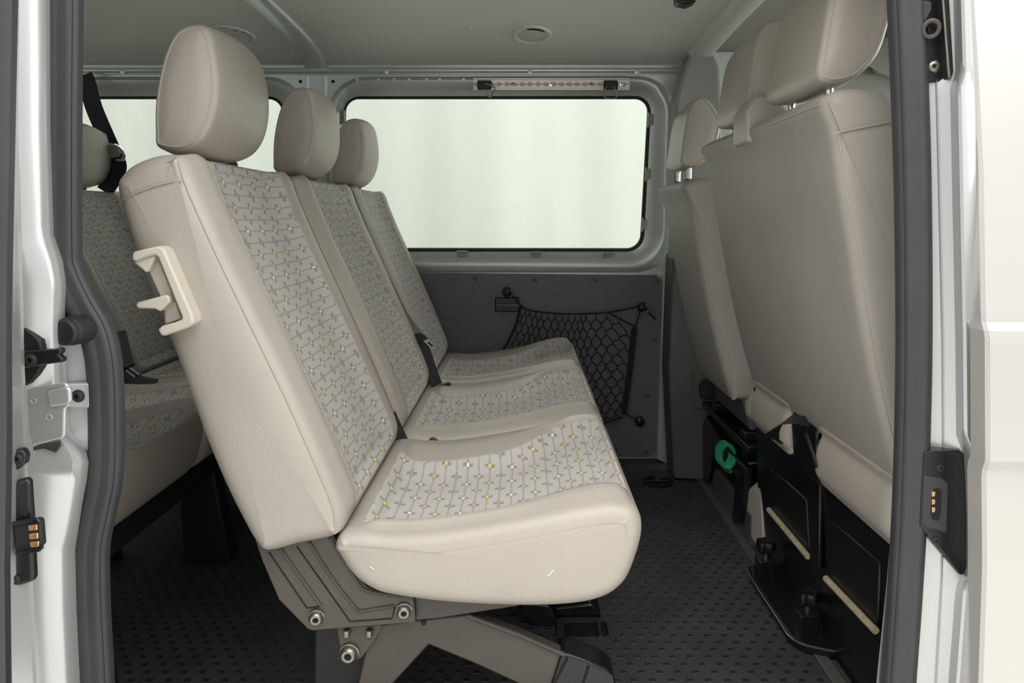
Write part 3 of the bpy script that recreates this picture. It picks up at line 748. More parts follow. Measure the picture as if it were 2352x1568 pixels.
# seat belt of the double bench with its tongue, and lower webbing
bt = thing('seat_belt', 'dark seat belt with chrome tongue hanging down the middle of the double bench', 'seat belt', (-0.3, 1.95, 0.9))
def ribbon(pts, w, mt, name, parent, nrm=(0.6,-0.6,0.5), th=0.0016):
    P = spline(pts, 5)
    prof = [(-w/2,-th/2),(-w/2,th/2),(w/2,th/2),(w/2,-th/2)]
    return obj(name, MB().sweep(prof, P, nrm), mt, parent, smooth=50)
YBt = 1.905
lo = [at(800,440,YBt), at(830,520,YBt-.01), at(862,600,YBt-.015), at(895,660,YBt-.02), at(925,720,YBt-.02), at(962,772,YBt-.025)]
ribbon([at(793,432,YBt+.01)] + lo, 0.036, 'webbing_grey', 'belt_webbing', bt, nrm=(0.75,-0.45,0.3))
ribbon([at(962,775,YBt-.03), at(975,805,YBt-.03), at(990,850,YBt-.035), at(1003,885,YBt-.04)], 0.042, 'webbing', 'lap_webbing', bt, nrm=(0.75,-0.6,0.3))
tg = obj('tongue_housing', polypx([(950,768),(966,764),(978,772),(984,782),(968,790),(954,783)], YBt-0.045, 0.010), 'black_plastic', bt, bevel=0.002)
obj('tongue_blade', polypx([(972,783),(982,779),(1000,796),(998,802),(990,800)], YBt-0.046, 0.003), 'chrome', tg, bevel=0.0006)
obj('tongue_slot', polypx([(981,786),(986,785),(995,794),(992,797)], YBt-0.0475, 0.001), 'dark_hole', tg)
obj('belt_anchor', polypx([(968,902),(1030,878),(1036,884),(1030,890),(975,906)], YBt-0.05, 0.012), 'black_plastic', bt, bevel=0.002)
settle(bt)
bk = thing('belt_buckle', 'black belt buckle with red button between single seat and double bench', 'buckle', at(997, 1020, 1.44))
obj('buckle_body', polypx([(978,1030),(985,1010),(994,1007),(1008,1016),(1018,1030)], 1.435, 0.015), 'black_plastic', bk, bevel=0.002)
obj('buckle_button', polypx([(984,1030),(989,1010),(997,1012),(1003,1030)], 1.432, 0.008), 'red_plastic', bk, bevel=0.001)
settle(bk)
sw = thing('belt_stalk', 'black webbing dropping between the single seat and the double bench', 'seat belt', at(915, 1010, 1.44))
ribbon([at(890,955,1.432), at(908,995,1.432), at(932,1045,1.432)], 0.045, 'webbing', 'stalk_webbing', sw, nrm=(0.7,-0.6,0.3)); settle(sw)

# ------------------------------------------------------------------ THIRD ROW bench
rb = thing('rear_bench_seat', 'long last-row bench seat seen behind the rear post at the left', 'bench seat', (-1.0, 1.7, 0))
DX = -0.87
for k, (a, b) in enumerate(((1.05, 1.49), (1.50, 1.93), (1.94, 2.37))):
    seat_back(rb, a, b, dx=DX); seat_cushion(rb, a, b, dx=DX)
    m_ = (a+b)/2
    seat_head(rb, m_-0.135, m_+0.135, dx=DX)
    xx = at(400, 352, 1.06).x + DX
    posts(rb, xx, at(400, 360, 1.06).z, at(400, 330, 1.06).z, (m_-0.065, m_+0.065))
obj('bench_frame', MB().box((-1.15, 1.08, 0.24), (-0.76, 2.34, 0.30)), 'black_matte', rb, bevel=0.006)
for yy in (1.15, 1.68, 2.22):
    obj('bench_leg', MB().prism([(-0.86,yy,0.28),(-0.78,yy,0.28),(-0.74,yy,0.0),(-0.86,yy,0.0)], (0,0.05,0)), 'black_matte', rb, bevel=0.006)
    obj('bench_leg', MB().prism([(-1.14,yy,0.28),(-1.06,yy,0.28),(-1.04,yy,0.0),(-1.16,yy,0.0)], (0,0.05,0)), 'black_matte', rb, bevel=0.006)
settle(rb)
rbt = thing('rear_seat_belt', 'black belt hanging from the roof rail in front of the far rear window', 'seat belt', (-1.4, 2.3, 1.3))
ribbon([up(192,172,0.05), up(200,190,0.055), up(215,245,0.06), up(238,300,0.07), up(258,345,0.08), up(270,372,0.09), up(268,395,0.10), up(240,440,0.11)], 0.050, 'webbing', 'belt_webbing', rbt, nrm=(0.3,-0.95,0.1))
gd = obj('belt_guide', MB().tube(spline([up(240,330,0.10), up(268,336,0.10), up(284,352,0.10), up(282,366,0.10), up(268,368,0.10)], 5), 0.006, 10), 'chrome', rbt)
obj('guide_arm', MB().prism([up(232,328,0.09), up(266,334,0.09), up(280,350,0.09), up(274,360,0.09), up(235,368,0.09)], UP.n*0.012), 'grey_plastic', rbt, bevel=0.003)
settle(rbt)
rtg = thing('rear_belt_tongue', 'chrome belt tongue lying on the last-row bench', 'belt tongue', at(300, 850, 1.93))
YT = 1.92
ribbon([at(276,760,YT), at(285,800,YT), at(296,838,YT)], 0.030, 'webbing_grey', 'belt_webbing', rtg, nrm=(0.7,-0.6,0.3))
ribbon([at(270,850,YT), at(292,862,YT-.01), at(320,878,YT-.02), at(356,884,YT-.02)], 0.045, 'webbing', 'lap_webbing', rtg, nrm=(0.3,-0.5,0.8))
tg = obj('tongue_housing', polypx([(276,848),(290,842),(306,834),(308,838),(296,850),(282,856)], YT-0.015, 0.010), 'black_plastic', rtg, bevel=0.002)
tp = [at(x, y, YT-0.018) for x, y in [(290,850),(300,845),(320,860),(310,866)]]
obj('tongue_blade', MB().tube(tp, 0.0032, 8, closed=True), 'chrome', tg)
settle(rtg)

# ------------------------------------------------------------------ FRONT ROW seen from behind
FB = [(1872,246),(1895,310),(1913,430),(1935,560),(1975,800),(2020,1000),(2052,1105),(2080,1120),(2240,1110),(2230,1000),(2180,800),(2130,560),(2090,400),(2064,290),(2040,235),(1995,210),(1930,207),(1890,222)]
FH = [(1888,188),(1876,165),(1884,110),(1903,0),(1920,-60),(1950,-98),(1995,-90),(2032,-40),(2046,10),(2036,70),(2012,130),(1965,178),(1920,192)]
def front_back(root, y0, y1, dx=0, dz=0):
    s, p, g, inf = pillow(pxo(FB, 1.0, dx, dz), y0, y1, 0.020, capb=0.001)
    bo = obj('backrest', s, 'seat_back_cloth', root, smooth=60)
    seam('seam', [g[2][i] + Vector((0,-0.0006,0)) for i in range(2, 7*6)] , bo)
    return bo, g, inf
fb = thing('front_double_seat', 'grey double passenger seat in the front row, back turned to the cargo space', 'seat', (0.7, 1.3, 0))
bo, g, inf = front_back(fb, 0.975, 1.645)
a, b = at(1908, 307, 0.9725), at(2045, 279, 0.9725)
seam('seam', [a + (b-a)*t for t in (0, .5, 1)], bo)
for (ya, yb) in ((1.015, 1.255), (1.335, 1.575)):
    seat_head(fb, ya, yb, outline=FH, Yo=1.02, front=(6, 12), crownk=0.006, taper=0.008)
    pz0, pz1 = at(1900, 232, 1.02).z, at(1900, 165, 1.02).z; pxx = at(1925, 200, 1.02).x
    posts(fb, pxx, pz0, pz1, (ya+0.035, yb-0.06))
# belt outlet housing on the top between the headrests
zz = at(1872, 246, 1.0)
obj('belt_outlet', MB().prism([(0.404,1.285,1.0),(0.402,1.285,1.055),(0.418,1.285,1.082),(0.45,1.285,1.088),(0.475,1.285,1.06),(0.50,1.285,1.0)], (0,0.085,0)), 'leather', fb, bevel=0.006, seg=3)
seam('seam', [g[j_][0] + Vector((-0.0008,0,0.0008)) for j_ in range(3, len(g)-3)], bo)
# cushion undersides: two pads showing below the backrest, hinge between them
def pad(y0, y1):
    s, p, g_, i_ = pillow([(0.545,0.385),(0.535,0.42),(0.545,0.465),(0.58,0.49),(0.95,0.49),(0.95,0.40),(0.60,0.37)], y0, y1, 0.02, sub=5)
    return obj('cushion_pad', s, 'leather', fb, smooth=60)
pad(0.985, 1.255); pad(1.40, 1.62)
obj('backrest_hinge', MB().prism([(0.555,1.27,0.36),(0.545,1.27,0.46),(0.57,1.27,0.52),(0.62,1.27,0.5),(0.62,1.27,0.36)], (0,0.12,0)), 'black_gloss', fb, bevel=0.006)
bolt(fb, 'hinge_bolt', atx(1885, 1040, 0.55), 0.008, (-1,-0.2,0), 'steel', 0.008)
obj('gas_strut', MB().tube([atx(1848, 985, 0.53), atx(1878, 1072, 0.535)], 0.005, 10), 'black_gloss', fb)
obj('rear_edge_belt', MB().tube([atx(1738, 890, 0.56), atx(1745, 960, 0.57)], 0.008, 8), 'webbing', fb)
# black moulded base
XB = 0.59
base = obj('seat_base', MB().prism([(XB+0.02,1.0,0.0),(XB,1.0,0.36),(XB+0.04,1.0,0.375),(1.0,1.0,0.375),(1.0,1.0,0.0)], (0,0.735,0)), 'black_gloss', fb, bevel=0.010, seg=3)
def bp(px, py, d=0.0): return atx(px, py, XB+0.006-d)
for (q, rim) in (([(1768,1075),(1800,1100),(1850,1145),(1857,1280),(1765,1168)], ((1766,1170),(1856,1278))), ([(1892,1185),(1945,1225),(2020,1290),(2012,1448),(1897,1326)], ((1897,1328),(2011,1448)))):
    P = [bp(x, y, 0.004) for x, y in q]
    obj('base_pocket', MB().prism(P, (0.008,0,0)), 'black_plastic', base, bevel=0.004)
    obj('pocket_sill', MB().tube([bp(rim[0][0], rim[0][1], 0.010), bp((rim[0][0]+rim[1][0])/2, (rim[0][1]+rim[1][1])/2, 0.010), bp(rim[1][0], rim[1][1], 0.010)], 0.0065, 8), 'worn_edge', base)
obj('base_rib', MB().prism([bp(1868,1075,0.0), bp(1895,1078,0.0), bp(1892,1310,0.0), bp(1872,1300,0.0)], (-0.012,0,0)), 'black_gloss', base, bevel=0.005, seg=3)
obj('base_top_lip', MB().tube([atx(1750, 968, XB-0.002), atx(1845, 1040, XB-0.004), atx(1880, 1075, XB-0.008), atx(1905,1085,XB-0.004), atx(2045, 1195, XB-0.002)], 0.006, 8), 'black_gloss', base)
ribbon([atx(1855, 968, 0.53), atx(1815, 962, 0.50), atx(1780, 985, 0.49), atx(1772, 1004, 0.50), atx(1790, 1010, 0.52)], 0.030, 'webbing', 'pull_strap', fb, nrm=(-0.3,-0.3,1))
settle(fb)
# floor shoe with the two clamping knobs
fs = thing('seat_floor_shoe', 'black floor bracket with two clamping knobs at the front seat base', 'bracket', (0.58, 1.53, 0.0))
P = [atz(1718,1300,0.02), atz(1726,1325,0.02), atz(1795,1432,0.02), atz(1815,1462,0.02), atz(1850,1482,0.02), atz(1935,1500,0.02)]
X2 = 0.63
poly = [Vector((p.x, p.y, 0.004)) for p in P] + [Vector((X2, P[-1].y, 0.004)), Vector((X2, P[0].y+0.02, 0.004))]
obj('shoe_plate', MB().prism(poly, (0,0,0.018)), 'black_gloss', fs, bevel=0.004, seg=3)
obj('worn_rim', MB().tube([Vector((p.x-0.002, p.y, 0.021)) for p in spline(P, 4)], 0.0022, 6), 'steel', fs)
def knob(px, py, bpx, bpy_):
    b = atz(bpx, bpy_, 0.022)
    kb = obj('knob_block', MB().box((b.x-0.020, b.y-0.018, 0.020), (b.x+0.018, b.y+0.018, 0.062)), 'black_gloss', fs, bevel=0.002)
    obj('knob_stem', MB().tube([(b.x, b.y, 0.06), (b.x, b.y, 0.085)], 0.006, 10), 'steel', kb)
    rings = []
    for h, k in ((0.080,0.82),(0.084,1.0),(0.100,1.0),(0.105,0.9),(0.105,0.4),(0.103,0.02)):
        rings.append([Vector((b.x + math.cos(2*PI*i/40)*0.021*k*(1+0.13*math.cos(5*2*PI*i/40)), b.y + math.sin(2*PI*i/40)*0.021*k*(1+0.13*math.cos(5*2*PI*i/40)), h)) for i in range(40)])
    obj('clamping_knob', MB().rings(rings, True, True, True), 'black_plastic', kb, smooth=40)
knob(1745,1240,1757,1318); knob(1843,1362,1852,1445)
settle(fs)

dr = thing('cab_seat', 'grey driver seat at the far side, seen from behind', 'seat', (0.7, 1.95, 0))
bo, g, inf = front_back(dr, 1.785, 2.12, dz=-0.075, dx=-0.005)
seat_head(dr, 1.83, 2.06, dz=-0.055, dx=-0.01, outline=FH, Yo=1.02, front=(6, 12), crownk=0.006, taper=0.008)
posts(dr, at(1925,200,1.02).x-0.01, at(1900,232,1.02).z-0.07, at(1900,165,1.02).z-0.05, (1.87, 2.0))
s, p, g_, i_ = pillow([(0.60,0.335),(0.585,0.37),(0.595,0.43),(0.63,0.46),(0.98,0.45),(0.98,0.35),(0.66,0.325)], 1.78, 2.12, 0.02, sub=5)
obj('cushion', s, 'leather', dr, smooth=60)
obj('seat_shell', MB().prism([(0.60,1.80,0.305),(0.565,1.80,0.43),(0.58,1.80,0.43),(0.62,1.80,0.33),(0.9,1.80,0.33),(0.9,1.80,0.305)], (0,0.31,0)), 'dark_trim', dr, bevel=0.004)
settle(dr)
# driver seat stand: open black frame with a green strap round its rail
sd = thing('steel_stand', 'open black steel stand under the driver seat', 'seat stand', (0.65, 2.0, 0))
XS = 0.585
mb = MB()
obj('stand_panel', MB().prism([atx(1614,972,XS), atx(1622,955,XS), atx(1655,1010,XS), atx(1712,1075,XS), atx(1700,1200,XS), atx(1680,1200,XS+.01), atx(1690,1095,XS), atx(1640,1030,XS), atx(1628,1108,XS), atx(1615,1105,XS)], (0.02,0,0)), 'black_gloss', sd, bevel=0.002)
obj('stand_top', MB().box((XS-0.005, 1.76, 0.255), (1.0, 2.25, 0.275)), 'black_gloss', sd, bevel=0.003)
obj('slide_rail', MB().box((XS+0.0, 1.80, 0.276), (1.0, 1.84, 0.30)), 'black_plastic', sd, bevel=0.003)
obj('slide_rail', MB().box((XS+0.0, 2.08, 0.276), (1.0, 2.12, 0.30)), 'black_plastic', sd, bevel=0.003)
obj('stand_box', MB().box((XS+0.03, 1.90, 0.0), (1.0, 2.24, 0.256)), 'black_matte', sd, bevel=0.003)
obj('cross_bar', MB().tube([atx(1700,1066,XS+.01), atx(1745,1062,XS+0.06)], 0.008, 8), 'black_gloss', sd)
obj('stand_kick_plate', MB().box((XS+0.012, 1.76, 0.0), (XS+0.03, 2.24, 0.085)), 'dark_trim', sd, bevel=0.002)
settle(sd)
gs = thing('green_strap', 'green strap wound around the rail of the driver seat stand', 'strap', atx(1668, 1045, XS))
for k in range(3):
    cxp, cyp = 1662+k*5, 1040+k*4
    pts = []
    for i in range(16):
        a = 2*PI*i/16
        q = atx(cxp + 16*math.cos(a), cyp + 26*math.sin(a), XS-0.010+0.022*math.cos(a+0.8))
        pts.append(q)
    obj('strap_coil', MB().tube(pts, 0.0058, 8, closed=True), 'green_strap', gs)
obj('strap_tail', MB().tube(spline([atx(1650,1045,XS-.018), atx(1655,1062,XS-.016), atx(1668,1078,XS-.012), atx(1678,1082,XS-.008)], 4), 0.006, 8), 'green_strap', gs)
settle(gs)
cv = thing('beige_floor_cover', 'pale plastic cover standing beside the driver seat stand', 'cover', (0.62, 1.72, 0))
obj('cover_body', MB().prism([atx(1703,1145,0.60), atx(1722,1118,0.60), atx(1748,1098,0.60), atx(1752,1260,0.60), atx(1740,1262,0.60), atx(1700,1190,0.60)], (0.05,0,0)), 'beige_plastic', cv, bevel=0.006)
settle(cv)
ab = thing('belt_anchor', 'black belt anchor in the dark pillar cover behind the driver seat', 'belt anchor', at(1628, 895, 2.2))
obj('anchor_cap', polypx([(1608,888),(1616,876),(1640,872),(1650,850),(1658,850),(1650,900),(1638,918),(1610,915)], 2.195, 0.02), 'black_matte', ab, bevel=0.004)
settle(ab)
gh = thing('grab_bracket', 'black bracket at the upper edge of the picture below the roof', 'bracket', at(1578, 2, 1.7))
obj('bracket_body', polypx([(1553,-20),(1605,-20),(1600,3),(1580,10),(1556,5)], 1.68, 0.04), 'black_plastic', gh, bevel=0.004); settle(gh)
# ------------------------------------------------------------------ fittings on the far wall
YP = 2.435
pn = thing('side_panel', 'dark grey lower side panel below the large window', 'panel', (-0.1, YP, 0.3))
outl = [(560,622)] + [(p.x, p.y) for p in rr4([Vector((600,622)), Vector((1522,633)), Vector((1508,1048)), Vector((600,1046))], 18)][9:27] + [(560,1046)]
obj('panel_board', polypx(outl, YP, 0.012), 'panel', pn, bevel=0.002)
for (x, y) in ((1092,640),(1230,642),(1368,643),(1508,646),(1503,780),(1487,908),(1482,1037),(1414,1030)):
    obj('panel_screw', MB().lathe([(0.0085,0),(0.008,0.003),(0.004,0.005),(0,0.005)], at(x, y, YP), (0,-1,0), 14), 'dark_trim', pn)
obj('panel_edge', MB().tube([at(x, y, YP+0.006) for x, y in outl[1:-1]], 0.004, 6), 'silver_inner', pn)
settle(pn)
ah = thing('ashtray', 'small black ashtray let into the dark side panel', 'ashtray', at(1165, 697, YP))
b_ = obj('ashtray_body', boxpx(1137,683,1193,716, YP-0.010, 0.012), 'black_gloss', ah, bevel=0.003)
obj('ashtray_lid', boxpx(1138,684,1192,699, YP-0.015, 0.006), 'black_plastic', b_, bevel=0.002)
obj('lid_trim', MB().tube([at(1140,700,YP-0.014), at(1191,700,YP-0.014)], 0.0016, 6), 'steel', b_)
settle(ah)
for (x, y, lb) in ((1165,669,'round black net knob above the ashtray'), (1473,704,'round black net knob at the upper right of the cargo net'), (1467,963,'round black net knob at the lower right of the cargo net')):
    k = thing('net_knob', lb, 'knob', at(x, y, YP), 'knobs holding the cargo net')
    obj('knob_head', MB().lathe([(0.008,0),(0.008,0.012),(0.014,0.014),(0.0175,0.019),(0.0172,0.026),(0.012,0.031),(0,0.033)], (0,0,0), (0,-1,0), 20), 'black_plastic', k)
# cargo net
YN = 2.405
nt_ = thing('cargo_net', 'black cargo net stretched over the dark side panel', 'net', at(1320, 850, YN))
TOP = [(1195,703),(1215,712),(1255,718),(1300,721),(1350,720),(1400,717)]
top = spline([at(x, y, YN) for x, y in [(1178,678),(1196,701)] + TOP[1:] + [(1473,702)]], 6)
obj('top_cord', MB().tube(top, 0.0030, 7), 'cord', nt_)
obj('side_band', MB().sweep([(-.010,-.001),(-.010,.001),(.010,.001),(.010,-.001)], [at(x, y, YN) for x, y in [(1458,752),(1452,800),(1447,850),(1440,900),(1433,950)]], (0,-1,0)), 'cord', nt_)
for pts in ([(1473,706),(1464,735),(1460,752)], [(1436,948),(1450,957),(1466,962)], [(1398,718),(1458,750)]):
    obj('corner_cord', MB().tube([at(x, y, YN) for x, y in pts], 0.0026, 6), 'cord', nt_)
obj('left_cord', MB().tube([at(x, y, YN) for x, y in [(1197,703),(1185,745),(1170,780),(1150,812),(1135,850),(1130,960)]], 0.0045, 6), 'cord', nt_)
obj('bottom_cord', MB().tube(spline([at(x, y, YN) for x, y in [(1130,960),(1250,985),(1330,985),(1385,972),(1430,958)]], 5), 0.0035, 6), 'cord', nt_)
obj('cord_tag', MB().box(tuple(at(1476,713,YN-.01) + Vector((0,-.002,-.003))), tuple(at(1490,718,YN-.01)+Vector((0,.002,.004)))), 'white_tag', nt_, bevel=0.001)
obj('cord_end', MB().tube([at(1490,718,YN-.01), at(1500,727,YN-.01), at(1506,734,YN-.01)], 0.0035, 6), 'cord', nt_)
# knotted mesh: warped hexagonal lattice between the four edges
def netp(u, v):
    tx = interp([(0,1197),(0.25,1240),(0.5,1300),(0.75,1350),(0.88,1398),(1.0,1458)], u)
    ty = interp([(0,703),(0.25,716),(0.5,721),(0.75,720),(0.88,718),(1.0,752)], u)
    bx = 1130 + u*303; by = interp([(0,960),(0.4,985),(0.7,985),(1.0,952)], u)
    lx = interp([(0,1197),(0.45,1170),(0.7,1140),(1,1130)], v); l0 = 1197 + (1130-1197)*v
    x = tx + (bx-tx)*v + (lx-l0)*(1-u); y = ty + (by-ty)*v
    return at(x + 1.2*math.sin(u*31+v*17), y + 1.2*math.sin(u*23+v*29), YN + 0.003*math.sin(u*9)*math.sin(v*7))
nm = MB(); NU, NV = 15, 13
for j in range(NV):
    for i in range(NU):
        o_ = 0.5 if j % 2 else 0.0
        def node(ii, jj, s): 
            oo = 0.5 if jj % 2 else 0.0
            return min(1, max(0, (ii+oo)/NU)), min(1, max(0, (jj + s)/NV))
        a = node(i, j, 0.18); b = node(i, j, 0.60)
        if i + o_ <= NU: nm.tube([netp(*a), netp(*b)], 0.0021, 5, caps=False)
        for di in ((0, 1) if j % 2 else (-1, 0)):
            if j+1 <= NV and 0 <= i+di <= NU:
                c_ = node(i+di, j+1, 0.18)
                nm.tube([netp(*b), netp(*c_)], 0.0019, 5, caps=False)
so = obj('net_mesh', nm, 'cord', nt_, smooth=60); so['kind'] = 'stuff'
settle(nt_)

# lashing rail over the window
lr = thing('lashing_rail', 'perforated aluminium lashing rail fixed above the large window', 'rail', up(1266, 193, 0.02))
def upbox(x0, y0, x1, y1, off, h): return MB().prism([up(x0,y0,off), up(x1,y0,off), up(x1,y1,off), up(x0,y1,off)], UP.n*h)
obj('rail_back', upbox(1087,180,1446,207, 0.014, 0.006), 'aluminium', lr, bevel=0.001)
obj('rail_top_edge', upbox(1087,179,1446,183, 0.020, 0.008), 'aluminium', lr, bevel=0.001)
obj('rail_bottom_edge', upbox(1087,202,1446,207, 0.020, 0.006), 'aluminium', lr, bevel=0.001)
def wavy(y_edge, y_in, phase):
    top_ = []; bot = []
    n = 240
    for i in range(n+1):
        x = 1088 + (1445-1088)*i/n
        s = 0.5+0.5*math.sin(2*PI*(x-1088)/17.9)
        s = min(1, max(0, (s-0.25)/0.5))
        y = y_in + (y_edge-y_in)*0.62*s
        top_.append(up(x, y_edge, 0.0235)); bot.append(up(x, y, 0.0235))
    back = [p - UP.n*0.004 for p in bot]
    return MB().rings([top_, bot, back], False)
obj('rail_lip', wavy(184, 192, 0), 'aluminium', lr, smooth=30)
obj('rail_lip', wavy(203, 195, 0), 'aluminium', lr, smooth=30)
obj('rail_slot_shade', upbox(1088,189,1445,198, 0.0200, 0.0004), 'aluminium_shade', lr)  # darker strip paints in the shadow line between the wavy lips
for k, x in enumerate((1177, 1266, 1356, 1427)):
    sc = obj('rail_screw', MB().lathe([(0.0062,0),(0.0055,0.002),(0,0.003)], up(x, 193, 0.0225), UP.n, 14), 'chrome' if k % 2 else 'steel', lr)
    obj('screw_slot', MB().lathe([(0.0022,0.0031),(0,0.0034)], up(x, 193, 0.0225), UP.n, 4), 'dark_hole', sc, smooth=0)
settle(lr)
for (x, lb, tilt) in ((1113,'black rail hook with ring swung aside, left end of the rail',1), (1402,'black rail hook with ring hanging straight, right end of the rail',0)):
    h = thing('rail_hook', lb, 'hook', up(x, 195, 0.025), 'hooks on the lashing rail')
    obj('hook_body', upbox(x-16,185,x+16,206, 0.023, 0.018), 'black_matte', h, bevel=0.004, seg=3)
    pts = [(x-9,198),(x-14,214),(x-12,224),(x+10,226),(x+14,214),(x+8,198)] if not tilt else [(x+2,193),(x+14,196),(x+24,202),(x+22,208),(x+14,222),(x+10,222),(x+2,212),(x,205)]
    obj('hook_ring', MB().tube(spline([up(a, b, 0.046) for a, b in pts], 4), 0.0022, 8), 'steel', h)
    settle(h)

# ceiling lamp and vent
def ceil_hit(px, py):
    lo, hi = 1.0, 2.33
    for _ in range(40):
        m = (lo+hi)/2; p = at(px, py, m)
        if p.z < ceil_z(m): lo = m
        else: hi = m
    return at(px, py, lo)
c = ceil_hit(1222, 79)
la = thing('ceiling_lamp', 'oval interior lamp in the roof lining above the window', 'lamp', c)
def oval(rx, ry, h, n=40): return [Vector((rx*math.cos(2*PI*i/n), ry*math.sin(2*PI*i/n), -h)) for i in range(n)]
obj('lamp_rim', MB().rings([oval(.056,.078,-.002), oval(.055,.076,.004), oval(.050,.070,.006), oval(.044,.064,.004), oval(.043,.062,.001)]), 'lining', la, smooth=50)
obj('lamp_lens', MB().rings([oval(.043,.062,.002), oval(.030,.045,.004), oval(.010,.016,.005)], True, True, True), 'lamp_lens', la, smooth=60)
obj('lens_gap', MB().tube([(-.015,-.058,-.003),(.015,-.055,-.004),(.034,-.038,-.003)], 0.003, 6), 'dark_hole', la)
la.rotation_euler.x = math.atan2(ceil_z(c.y+.02)-ceil_z(c.y-.02), .04)
c = ceil_hit(535, 79)
ve = thing('ceiling_vent', 'oval slatted air vent in the rear roof lining', 'vent', c)
obj('vent_rim', MB().rings([oval(.060,.082,-.002), oval(.058,.080,.004), oval(.052,.072,.006), oval(.045,.064,.003), oval(.044,.063,-.001)]), 'lining', ve, smooth=50)
obj('vent_well', MB().add(oval(.045,.064,.0006), [tuple(range(40))]), 'dark_trim', ve, smooth=0)
for k in range(6):
    yy = -0.05 + k*0.02; hw = 0.043*math.sqrt(max(0.02, 1-(yy/0.062)**2))
    obj('vent_slat', MB().prism([(-hw,yy-0.004,-0.0015),(hw,yy-0.004,-0.0015),(hw,yy+0.003,-0.005),(-hw,yy+0.003,-0.005)], (0,0.002,0.001)), 'lining', ve)
ve.rotation_euler.x = math.atan2(ceil_z(c.y+.02)-ceil_z(c.y-.02), .04)
cl = thing('lining_clip', 'tiny round lining clip left of the ceiling lamp', 'clip', ceil_hit(1079, 63))
obj('clip_head', MB().lathe([(0.008,0.003),(0.007,-0.002),(0,-0.003)], (0,0,0), (0,0,1), 12), 'lining', cl)

# ------------------------------------------------------------------ fittings on the near posts
YQ = 0.872
cp = thing('contact_plate', 'black contact plate with three-pin socket on the front door post', 'contact plate', at(2170, 1180, YQ))
pl_ = obj('plate_body', polypx([(2122,1036),(2205,1035),(2215,1042),(2218,1080),(2222,1180),(2224,1310),(2216,1320),(2206,1322),(2114,1208)], YQ-0.014, 0.025), 'black_plastic', cp, bevel=0.006, seg=4)
sk = obj('socket_frame', polypx([(2124,1094),(2162,1097),(2178,1108),(2180,1120),(2176,1222),(2168,1224),(2152,1217),(2132,1214),(2121,1200)], YQ-0.0155, 0.004), 'rubber', cp, bevel=0.002)
obj('socket_hole', polypx([(x,y) for x,y in [(2141,1135),(2144,1124),(2152,1120),(2160,1124),(2163,1135),(2161,1180),(2157,1193),(2150,1196),(2142,1192),(2138,1180)]], YQ-0.0161, 0.002), 'dark_hole', sk)
for y in (1135, 1153, 1171):
    obj('contact_pin', polypx([(2141,y-6),(2149,y-6),(2148,y+5),(2141,y+6)], YQ-0.0170, 0.002), 'copper', sk, bevel=0.0005)
for (x, y) in ((2159,1074),(2149,1241)):
    bolt(cp, 'screw', at(x, y, YQ-0.0145), 0.0045, (-0.1,-1,0), 'black_matte', 0.002)
settle(cp)
ck = thing('door_catch', 'black catch plate with ring at the upper front door post', 'catch', at(2155, 80, YQ))
obj('catch_body', polypx([(2112,-120),(2170,-120),(2182,0),(2194,160),(2190,178),(2182,187),(2126,189)], YQ-0.004, 0.02), 'black_plastic', ck, bevel=0.004, seg=3)
obj('catch_rail', polypx([(2150,-120),(2172,-120),(2182,0),(2192,165),(2184,182),(2178,175),(2165,0)], YQ-0.016, 0.02), 'black_matte', ck, bevel=0.003, seg=3)
obj('rail_glint', MB().tube([at(2158,-80,YQ-0.016), at(2166,0,YQ-0.017), at(2172,80,YQ-0.017), at(2180,178,YQ-0.017)], 0.0018, 6), 'steel', ck)
rg = [at(2139,66,YQ-0.014) + Vector((0.0078*math.cos(2*PI*i/28), -0.003*math.sin(2*PI*i/28+1.2), 0.0092*math.sin(2*PI*i/28))) for i in range(28)]
obj('catch_ring', MB().tube(rg, 0.0028, 10, closed=True), 'bracket_paint', ck)
obj('ring_core', MB().lathe([(0.0065,0),(0.0065,0.002),(0,0.002)], at(2140,67,YQ-0.008), (0,-1,0), 16), 'dark_hole', ck)
obj('catch_tongue', polypx([(2114,0),(2142,2),(2142,22),(2128,50),(2116,54)], YQ-0.010, 0.01), 'rubber', ck, bevel=0.002)
bolt(ck, 'catch_screw', at(2145, 153, YQ-0.003), 0.0065, (-0.2,-1,0), 'steel', 0.003)
settle(ck)

YW = 0.822
bf = thing('rubber_buffer', 'round black rubber buffer on the rear door post', 'buffer', at(168, 760, YW))
obj('buffer_body', MB().lathe([(0.018,-0.04),(0.018,0.0),(0.0172,0.004),(0.0165,0.005),(0.0165,0.010),(0.014,0.013),(0,0.014)], at(163,760,0.845), (-0.12,-1,0), 28), 'black_matte', bf); settle(bf)
lk = thing('door_hold_latch', 'worn black latch hook at the rear door post', 'latch', at(95, 820, YW))
obj('latch_plate', polypx([(20,752),(56,752),(72,765),(90,782),(94,800),(94,842),(84,862),(70,880),(50,890),(20,890)], YW-0.012, 0.012), 'black_matte', lk, bevel=0.002)
obj('latch_arm', polypx([(40,812),(58,806),(138,800),(140,812),(132,815),(138,820),(143,822),(142,832),(100,838),(60,845),(40,845)], YW-0.022, 0.010), 'black_plastic', lk, bevel=0.003)
bolt(lk, 'latch_pivot', at(72, 826, YW-0.022), 0.0065, (0,-1,0), 'black_matte', 0.004, recess=False)
settle(lk)
cvp = thing('hinge_cover_plate', 'silver cover plate bolted to the rear door post', 'plate', at(110, 950, YW))
obj('plate_body', polypx([(20,897),(60,893),(140,880),(148,878),(160,890),(162,920),(160,930),(148,940),(148,1000),(143,1008),(60,1030),(20,1036)], YW-0.010, 0.006), 'silver_paint', cvp, bevel=0.003, seg=3)
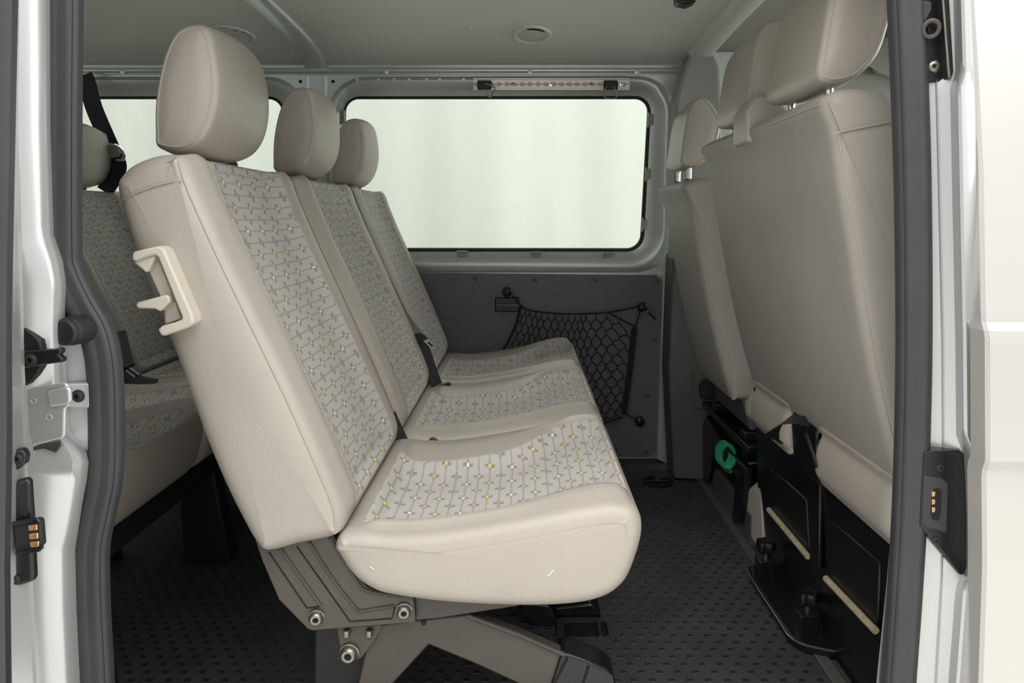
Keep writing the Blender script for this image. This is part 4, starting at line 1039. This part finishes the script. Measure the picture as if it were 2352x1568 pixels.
obj('plate_boss', polypx([(106,898),(150,886),(160,893),(162,922),(154,930),(112,936)], YW-0.014, 0.006), 'silver_paint', cvp, bevel=0.004, seg=3)
tabp = obj('plate_tab', polypx([(136,881),(200,879),(207,886),(206,932),(200,939),(150,938)], 0.862, 0.008), 'silver_paint', cvp, bevel=0.003, seg=3)
bolt(cvp, 'tab_bolt', at(180, 909, 0.862), 0.0070, (0,-1,0), 'black_matte', 0.005)
for (x, y) in ((76,920),(112,958)):
    obj('plate_dimple', MB().tube([at(x,y,YW-0.0105) + Vector((0.0034*math.cos(2*PI*i/14),0,0.0034*math.sin(2*PI*i/14))) for i in range(14)], 0.0007, 6, closed=True), 'silver_paint', cvp)
settle(cvp)
# thin dark plate, its colour stands for shade in the hollow under the cover
obj('post_hollow_shade', polypx([(40,1034),(138,1012),(139,1024),(128,1040),(100,1030),(70,1036),(40,1045)], 0.812, 0.002), 'bracket_paint', rp, bevel=0.0005)
# latch and contact block on the sliding door edge
cb_ = thing('door_contact_block', 'black block with three copper contacts on the sliding door edge', 'contact block', at(60, 1225, 0.70))
obj('latch_housing', polypx([(22,1120),(36,1104),(60,1098),(64,1110),(70,1200),(76,1335),(60,1342),(22,1352)], 0.676, 0.010), 'black_plastic', cb_, bevel=0.004, seg=3)
blk = obj('contact_holder', polypx([(28,1200),(86,1192),(92,1198),(96,1252),(88,1262),(36,1270)], 0.670, 0.008), 'black_matte', cb_, bevel=0.003)
for y in (1213, 1233, 1252):
    k = (y-1213)/39*4
    obj('copper_contact', polypx([(63+k,y-7),(84+k,y-9),(85+k,y+5),(65+k,y+7)], 0.6688, 0.002), 'copper', blk, bevel=0.001)
obj('holder_lip', MB().tube([at(30,1203,0.669), at(86,1193,0.669), at(90,1198,0.669)], 0.0022, 6), 'black_plastic', blk)
obj('holder_lip', MB().tube([at(38,1269,0.669), at(90,1262,0.669), at(96,1255,0.669)], 0.0022, 6), 'black_plastic', blk)
bolt(cb_, 'housing_screw', at(36, 1330, 0.676), 0.005, (0,-1,0), 'black_matte', 0.003)
settle(cb_)
gr = thing('door_edge_grommet', 'black oval grommet on the sliding door edge above the contact block', 'grommet', at(42, 1055, 0.70))
obj('grommet_body', polypx([(28,1036),(40,1031),(52,1035),(57,1050),(54,1066),(40,1078),(28,1084)], 0.676, 0.010), 'black_plastic', gr, bevel=0.004, seg=3)
bolt(gr, 'grommet_screw', at(43, 1052, 0.676), 0.0045, (0,-1,0), 'black_matte', 0.003)
settle(gr)
